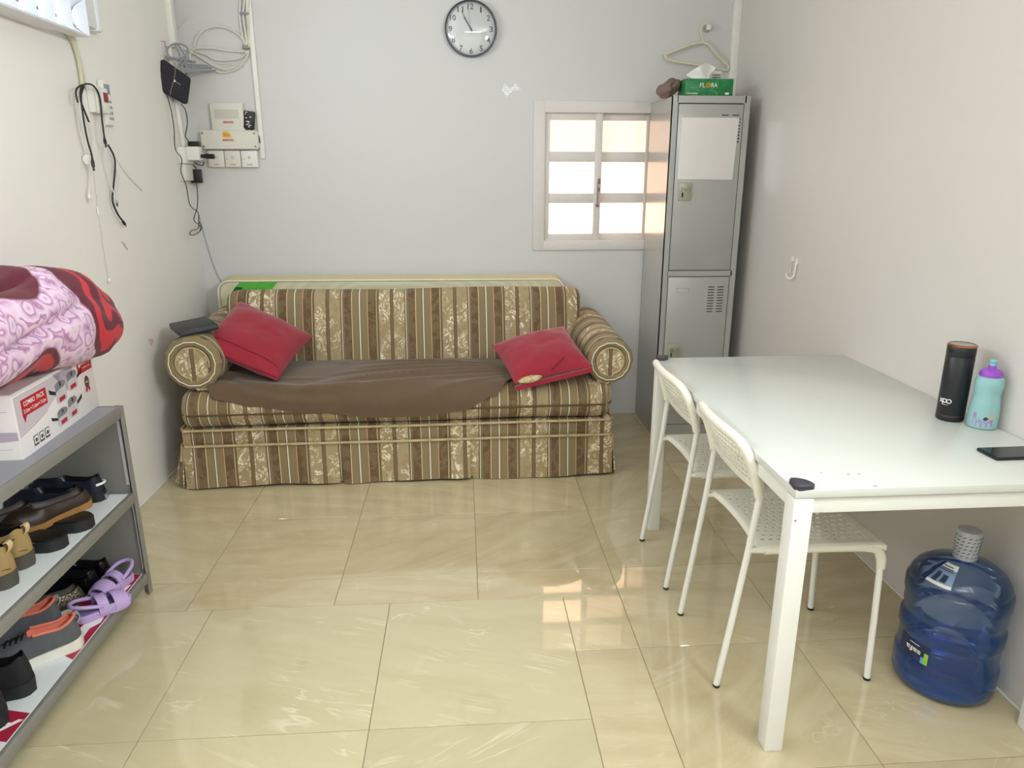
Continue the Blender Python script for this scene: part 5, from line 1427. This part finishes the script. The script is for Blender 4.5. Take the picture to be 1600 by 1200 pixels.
for pts in ([(-1.4562, -0.2241, 1.9952), (-1.3514, -0.1084, 1.9890)], [(-1.4081, -0.1784, 1.9697), (-1.3060, -0.0657, 1.9770)], [(-1.3911, -0.1671, 1.9625), (-1.2906, -0.0561, 1.9692)], [(-1.3893, -0.1577, 1.9277), (-1.2787, -0.0355, 1.9596)]):
    a, b_ = Vector(pts[0]), Vector(pts[1]); d = (b_-a)
    link('antenna', B().tube([a, a+d*.12, a+d*.15, a+d*.96, b_], [.0085, .0085, .0075, .0068, .005], 6), M_cabg, rt, smooth=False)
solo('wire', B().tube([(-1.4685, -0.0300, 2.1269), (-1.4234, -0.0300, 2.1786), (-1.3807, -0.0300, 2.2121)], .0016, 5, smooth=3), M_cabw, (-1.4336, 0.0000, 2.1840), 'short pale wire sticking up from the router cables in the left back corner', 'wire')
c = thing('network_cable', 'grey flat cable coiled in loops above the router', 'cable', (-1.3936, -0.1624, 2.0315))
link('loop', B().tube([(-1.4137, -0.1817, 2.0636), (-1.4299, -0.1995, 2.0547), (-1.4476, -0.2191, 2.0281), (-1.4454, -0.2166, 2.0052), (-1.4270, -0.1963, 1.9907), (-1.3989, -0.1653, 1.9806), (-1.3834, -0.1482, 1.9771)], .0042, 6, smooth=6), M_cabg, c)
link('loop', B().tube([(-1.4174, -0.1977, 2.0610), (-1.3884, -0.1656, 2.0636), (-1.3718, -0.1472, 2.0489), (-1.3762, -0.1521, 2.0244), (-1.3969, -0.1749, 1.9941), (-1.4112, -0.1907, 1.9591), (-1.4024, -0.1810, 1.9575), (-1.3891, -0.1664, 1.9805), (-1.3781, -0.1542, 2.0032)], .0042, 6, smooth=6), M_cabg, c)
link('loop', B().tube([(-1.4164, -0.1906, 2.0651), (-1.4082, -0.1815, 2.0344), (-1.3964, -0.1684, 1.9921), (-1.3826, -0.1533, 1.9944), (-1.3911, -0.1626, 2.0256), (-1.4040, -0.1769, 2.0557), (-1.4122, -0.1860, 2.0629)], .0045, 6, smooth=6), M_cabg, c)
link('loop', B().tube([(-1.3592, -0.1393, 1.9936), (-1.3595, -0.1397, 1.9635), (-1.3733, -0.1548, 1.9373), (-1.3873, -0.1704, 1.9322)], .0032, 6, smooth=6), M_cabg, c)
c = thing('tag_wire', 'tiny reddish twist wire on the left wall beside the corner trunking', 'wire', (-1.4713, -0.1691, 2.0650))
link('twist', B().tube([(-1.4673, -0.2264, 2.0674), (-1.4673, -0.1683, 2.0740), (-1.4673, -0.1821, 2.0571), (-1.4673, -0.1520, 2.0501)], .0016, 5, smooth=3), mat('wire_red', '#c48a84', .5), c)
# white coil on the back wall
c = thing('cable_coil', 'white cables coiled in wide loops on the back wall right of the router', 'cable', (-1.2545, 0.0000, 2.0423))
link('loop', B().tube([(-1.3838, -0.0120, 2.0791), (-1.3663, -0.0120, 2.1160), (-1.3363, -0.0120, 2.1498), (-1.2952, -0.0120, 2.1684), (-1.2457, -0.0120, 2.1751), (-1.1949, -0.0120, 2.1637), (-1.1517, -0.0120, 2.1399), (-1.1254, -0.0120, 2.1096), (-1.1151, -0.0120, 2.0821)], .0055, 8, smooth=6), M_cabw, c)
link('loop', B().tube([(-1.4077, -0.0140, 2.0109), (-1.4080, -0.0140, 2.0355), (-1.3919, -0.0140, 2.0603), (-1.3549, -0.0140, 2.0699), (-1.2960, -0.0140, 2.0706), (-1.2315, -0.0140, 2.0621), (-1.1664, -0.0140, 2.0566), (-1.1170, -0.0140, 2.0571)], .0055, 8, smooth=6), M_cabw, c)
link('loop', B().tube([(-1.3802, -0.0120, 2.0546), (-1.3326, -0.0120, 2.0428), (-1.2895, -0.0120, 2.0185), (-1.2375, -0.0120, 2.0129), (-1.1709, -0.0120, 2.0198), (-1.1294, -0.0120, 2.0388), (-1.1070, -0.0120, 2.0637)], .005, 8, smooth=6), M_cabw, c)
link('loop', B().tube([(-1.2869, -0.0100, 1.9598), (-1.2446, -0.0100, 1.9539), (-1.1903, -0.0100, 1.9669), (-1.1479, -0.0100, 1.9923), (-1.1179, -0.0100, 2.0268), (-1.1043, -0.0100, 2.0641)], .0055, 8, smooth=6), M_cabw, c)
link('loop', B().tube([(-1.4329, -0.0160, 2.0657), (-1.3804, -0.0160, 2.0417), (-1.3196, -0.0160, 2.0022), (-1.2731, -0.0160, 1.9778), (-1.2246, -0.0160, 1.9689), (-1.1734, -0.0160, 1.9850), (-1.1344, -0.0160, 2.0102), (-1.1079, -0.0160, 2.0446)], .005, 8, smooth=6), M_cabw, c)
link('loose_wire', B().tube([(-1.2694, -0.0200, 1.9990), (-1.2306, -0.0200, 1.9932), (-1.2003, -0.0200, 1.9997), (-1.1957, -0.0200, 1.9811), (-1.2257, -0.0200, 1.9777), (-1.2498, -0.0200, 1.9682), (-1.2175, -0.0200, 1.9622), (-1.2056, -0.0200, 1.9810)], .002, 5, smooth=5), M_cabw, c)
link('clip', B().box((-1.1351, 0.0000, 2.0807)[0], (-1.1021, 0.0000, 2.0811)[0], -.022, 0, (-1.1198, 0.0000, 2.0685)[2], (-1.1179, 0.0000, 2.0871)[2], .002), mat('clip_grey', '#8d8a85', .5), c)
c = thing('cable_bundle', 'bundle of white cables running up the back wall beside the conduit', 'cable', (-1.1085, 0.0000, 2.2124))
for pts in ([(-1.1202, -0.0100, 2.3241), (-1.1321, -0.0100, 2.2403), (-1.1335, -0.0100, 2.1951), (-1.1300, -0.0100, 2.1344), (-1.1189, -0.0100, 2.0824)], [(-1.0970, -0.0120, 2.3240), (-1.1090, -0.0120, 2.2702), (-1.1165, -0.0120, 2.2281), (-1.1132, -0.0120, 2.1647), (-1.1118, -0.0120, 2.0822)], [(-1.0878, -0.0100, 2.3246), (-1.0963, -0.0100, 2.2408), (-1.0974, -0.0100, 2.1652), (-1.1057, -0.0100, 2.0825)], [(-1.0739, -0.0140, 2.3239), (-1.0870, -0.0140, 2.2251), (-1.0913, -0.0140, 2.1494), (-1.1020, -0.0140, 2.0758)]):
    link('cord', B().tube(pts, .0058, 8, smooth=5), M_cabw, c)
link('tie', B().box((-1.1289, 0.0000, 2.2363)[0], (-1.0832, 0.0000, 2.2369)[0], -.022, 0, (-1.1197, 0.0000, 2.2304)[2], (-1.1185, 0.0000, 2.2425)[2], .002), M_cabg, c)
solo('conduit', B().box(-1.094, -1.070, -.016, 0, 1.520, 2.719, .002), M_trunk, (-1.08, 0, 1.52), 'slim white cable conduit running down the back wall beside the fuse boxes', 'conduit')
solo('cable_trunking', B().tube([(-1.4593, -0.1546, 2.0557), (-1.4593, -0.1527, 1.7907), (-1.4593, -0.1285, 1.5791)], .012, 4), M_trunk, (-1.4713, -0.1185, 1.6685), 'thin white trunking on the left wall from the router to the corner sockets', 'trunking', smooth=False)

# telephone/fibre boxes on the back wall
def bx2(b, x0, y0, x1, y1, d0, d1, bev=.004):
    """rectangle on the back wall"""
    return b.box(x0, x1, -d1, -d0, y0, y1, bev)
fb = thing('junction_box', 'cream square junction box with dotted grille on the back wall', 'junction box', (-1.24, 0, 1.735))
link('body', bx2(B(), -1.330, 1.658, -1.158, 1.802, 0, .034), M_cream, fb)
b = B()
for r_ in range(7):
    for q in range(24): b.box(-1.310+q*.0053, -1.310+q*.0053+.003, -.0347, -.0335, 1.724+r_*.0066, 1.724+r_*.0066+.0036)
g_ = link('grille_dots', b, mat('grille_grey', '#a3a194', .6), fb, smooth=False)
l_ = link('label', bx2(B(), -1.268, 1.700, -1.216, 1.709, .0335, .0348, .0004), M_redlab, fb)
text('lettering', 'ooredoo', .045, .005, M_white_print, l_, (-1.242, -.0350, 1.7045), (1, 0, 0), (0, 0, 1), ext=.0003)
ad = thing('power_adapter', 'black power adapter with white print beside the cream junction box', 'adapter', (-1.13, 0, 1.71))
M3 = Matrix.Translation((-1.133, -.022, 1.716)) @ Matrix.Rotation(.13, 4, 'Y')
link('body', B().box(-.026, .026, -.016, .016, -.046, .046, .005, M=M3), M_black, ad)
b = B()
for (x, z, w_) in ((-.018, .036, .010), (-.020, .026, .006), (-.016, .008, .008), (-.014, -.010, .020), (-.004, -.018, .008), (-.012, -.026, .010), (.002, -.028, .012), (.0, -.036, .007), (.006, .014, .008)):
    b.box(x, x+w_, -.0168, -.0155, z, z+.004, M=M3)
link('printed_marks', b, M_white_print, ad, smooth=False)
link('cord', B().tube([(-1.127, -.02, 1.670), (-1.122, -.02, 1.655), (-1.105, -.02, 1.650), (-1.092, -.02, 1.635), (-1.089, -.018, 1.600)], .003, 6, smooth=4), M_cabb, ad)
tp = thing('cover_plate', 'wide cream blanking plate with four corner screws and yellow sticker on the back wall', 'cover plate', (-1.245, 0, 1.61))
out = rounded([(-1.394, 0, 1.566), (-1.092, 0, 1.566), (-1.092, 0, 1.664), (-1.394, 0, 1.664)], .02, 5)
o = link('plate', B().prism(out, (0, -.046, 0)), M_cream, tp); o.modifiers.new('bevel', 'BEVEL').width = .005
for x in (-1.380, -1.108):
    for z in (1.581, 1.648): link('screw', B().lathe([(.0048, -.0485), (.0048, -.045)], (x, 0, z), 12, 'Y'), mat('screw_dull', '#7d7b72', .4, .6), tp)
sk = link('sticker', B().prism(rounded([(-1.275, -.0462, 1.628), (-1.225, -.0462, 1.626), (-1.235, -.0462, 1.645), (-1.250, -.0462, 1.658), (-1.275, -.0462, 1.655)], .006, 3), (0, -.0008, 0)), mat('sticker_yellow', '#e8b53c', .5, var=.3, scale=120), tp, smooth=False)
link('sticker_print', B().box(-1.268, -1.262, -.0476, -.0466, 1.634, 1.648).box(-1.256, -1.250, -.0476, -.0466, 1.634, 1.644).box(-1.246, -1.241, -.0476, -.0466, 1.633, 1.641), mat('sticker_orange', '#d8762a', .5), sk, smooth=False)
l_ = link('label', bx2(B(), -1.277, 1.609, -1.220, 1.618, .0455, .0470, .0004), M_redlab, tp)
text('lettering', 'ooredoo', .050, .005, M_white_print, l_, (-1.249, -.0472, 1.6135), (1, 0, 0), (0, 0, 1), ext=.0003)
for k, (x0, x1, nm) in enumerate(((-1.371, -1.285, 'cream telephone socket plate, left of the row of three under the blanking plate'), (-1.282, -1.198, 'cream telephone socket plate, middle of the row of three under the blanking plate'), (-1.194, -1.108, 'whiter telephone socket plate, right of the row of three under the blanking plate'))):
    s_ = thing('socket_plate', nm, 'socket', ((x0+x1)/2, 0, 1.515), group='socket plates on the back wall')
    link('plate', bx2(B(), x0, 1.474, x1, 1.561, 0, .030, .004), M_cream if k < 2 else M_white, s_)
    xm = (x0+x1)/2
    link('port', bx2(B(), xm-.007, 1.517, xm+.007, 1.533, .0295, .0308, .0005), mat('port_shadow', '#c4c1b0', .6), s_)
    link('red_bar', bx2(B(), xm-.014, 1.4865, xm+.014, 1.4895, .0295, .0308, .0003), M_redlab, s_, smooth=False)
    if k: link('screw', B().lathe([(.0025, -.0315), (.0025, -.029)], (x0+.014, 0, 1.517), 10, 'Y'), M_cabg, s_)

# sockets on the left wall in the corner and what is plugged into them
sk1 = thing('wall_socket', 'white twin wall socket on the left wall in the corner below the router', 'socket', (-1.4713, -0.1013, 1.5089))
ys = sorted([(-1.4713, -0.1525, 1.4918)[1], (-1.4713, -0.0222, 1.4939)[1]])
zt, zm, zb = (-1.4713, -0.0787, 1.5744)[2], (-1.4713, -0.1080, 1.4893)[2], (-1.4713, -0.1189, 1.4042)[2]
link('plate', B().box(XL, XL+.035, ys[0]-.03, ys[1]+.012, zm+.001, zt, .004), M_white, sk1)
link('plate', B().box(XL, XL+.030, ys[0]-.03, ys[1]+.012, zb, zm-.001, .004), M_cream, sk1)
cc = (-1.4113, -0.1195, 1.5410)
mp = thing('plug_adapter', 'white multi-way plug adapter in the corner wall socket', 'adapter', cc)
link('body', B().box(XL+.034, XL+.098, cc[1]-.035, cc[1]+.025, cc[2]-.034, cc[2]+.036, .006), M_white, mp)
link('face', B().box(XL+.094, XL+.100, cc[1]-.026, cc[1]+.014, cc[2]-.024, cc[2]+.02, .002), M_cream, mp)
p1 = thing('power_plug', 'black plug on top of the white plug adapter in the corner', 'plug', (XL+.07, cc[1], cc[2]+.05))
link('body', B().box(XL+.042, XL+.098, cc[1]-.025, cc[1]+.015, cc[2]+.037, cc[2]+.062, .004), M_black, p1)
link('cord', B().tube([(-1.4213, -0.1897, 1.7815), (-1.4213, -0.1370, 1.7552), (-1.4213, -0.1290, 1.6996), (-1.4213, -0.1641, 1.6504), (-1.4213, -0.1820, 1.6244), (-1.4213, -0.1519, 1.6069), (-1.4213, -0.1329, 1.5822)], .0026, 6, smooth=5), M_cabb, p1)
p2 = thing('power_plug', 'black plug sticking out sideways from the white plug adapter', 'plug', (XL+.12, cc[1], cc[2]))
link('body', B().tube([(XL+.100, cc[1]-.012, cc[2]-.012), (XL+.118, cc[1]-.012, cc[2]-.012), (XL+.122, cc[1]-.012, cc[2]-.012), (XL+.168, cc[1]-.012, cc[2]-.014)], [.009, .010, .013, .013], 8), M_black, p2)
link('cord', B().tube([(-1.4262, -0.0900, 1.5027), (-1.4048, -0.0900, 1.4864), (-1.3818, -0.0900, 1.4831), (-1.3729, -0.0900, 1.5028)], .0026, 6, smooth=5), M_cabb, p2)
q = (-1.4323, -0.0600, 1.4271)
p3 = thing('power_adapter', 'black power adapter plugged in below the white plug adapter in the corner', 'adapter', q)
link('body', B().box(q[0]-.026, q[0]+.026, q[1]-.02, q[1]+.022, q[2]-.036, q[2]+.036, .004), M_black, p3)
link('pin_plate', B().box(q[0]-.040, q[0]-.024, q[1]-.014, q[1]+.016, q[2]-.020, q[2]+.026, .003), M_black, p3)
link('cord', B().tube([(-1.4554, -0.0600, 1.4867), (-1.4361, -0.0600, 1.4801), (-1.4284, -0.0600, 1.4603)], .0028, 6, smooth=4), M_cabb, p3)
c = thing('black_cable', 'thin black cord looping down the corner from the router to a knot', 'cord', (-1.4353, -0.2507, 1.5684))
link('cord', B().tube([(-1.4353, -0.3306, 1.8186), (-1.4353, -0.2984, 1.7479), (-1.4353, -0.2877, 1.6586), (-1.4353, -0.3046, 1.5604), (-1.4353, -0.2350, 1.5127), (-1.4353, -0.2655, 1.4494), (-1.4353, -0.2185, 1.3792), (-1.4353, -0.1973, 1.2811), (-1.4353, -0.0967, 1.2400), (-1.4353, -0.0935, 1.1923), (-1.4353, -0.0682, 1.1494), (-1.4353, -0.1750, 1.1266), (-1.4353, -0.2487, 1.1323), (-1.4353, -0.2238, 1.1503), (-1.4353, -0.1267, 1.1535), (-1.4353, -0.0935, 1.1923)], .0024, 6, smooth=6), M_cabb, c)
link('cord', B().tube([(-1.4313, -0.0745, 1.3939), (-1.4313, -0.0781, 1.3271), (-1.4313, -0.1108, 1.2609), (-1.4313, -0.1788, 1.2040), (-1.4313, -0.1033, 1.1690), (-1.4313, -0.1028, 1.1416)], .0024, 6, smooth=6), M_cabb, c)
solo('cord', B().tube([(-1.4601, -0.0120, 1.2188), (-1.4464, -0.0120, 1.1280), (-1.4299, -0.0120, 1.0289), (-1.4069, -0.0120, 0.9211), (-1.3772, -0.0120, 0.8372)], .0018, 5, smooth=5), M_cabg, (-1.4376, 0.0000, 1.0278), 'thin grey cord running down the corner to behind the sofa', 'cord')
solo('wall_scuff', B().prism([(-1.4705, -0.8325, 0.6974), (-1.4705, -0.7904, 0.6942), (-1.4705, -0.7827, 0.6738), (-1.4705, -0.8156, 0.6629)], (.0006, 0, 0)), mat('scuff_pink', '#e0bfb8', .8), (-1.4713, -0.8079, 0.6796), 'small pinkish scuff on the left wall above the sofa arm', 'scuff', smooth=False)

# base for the world beyond the frame: nothing else in view
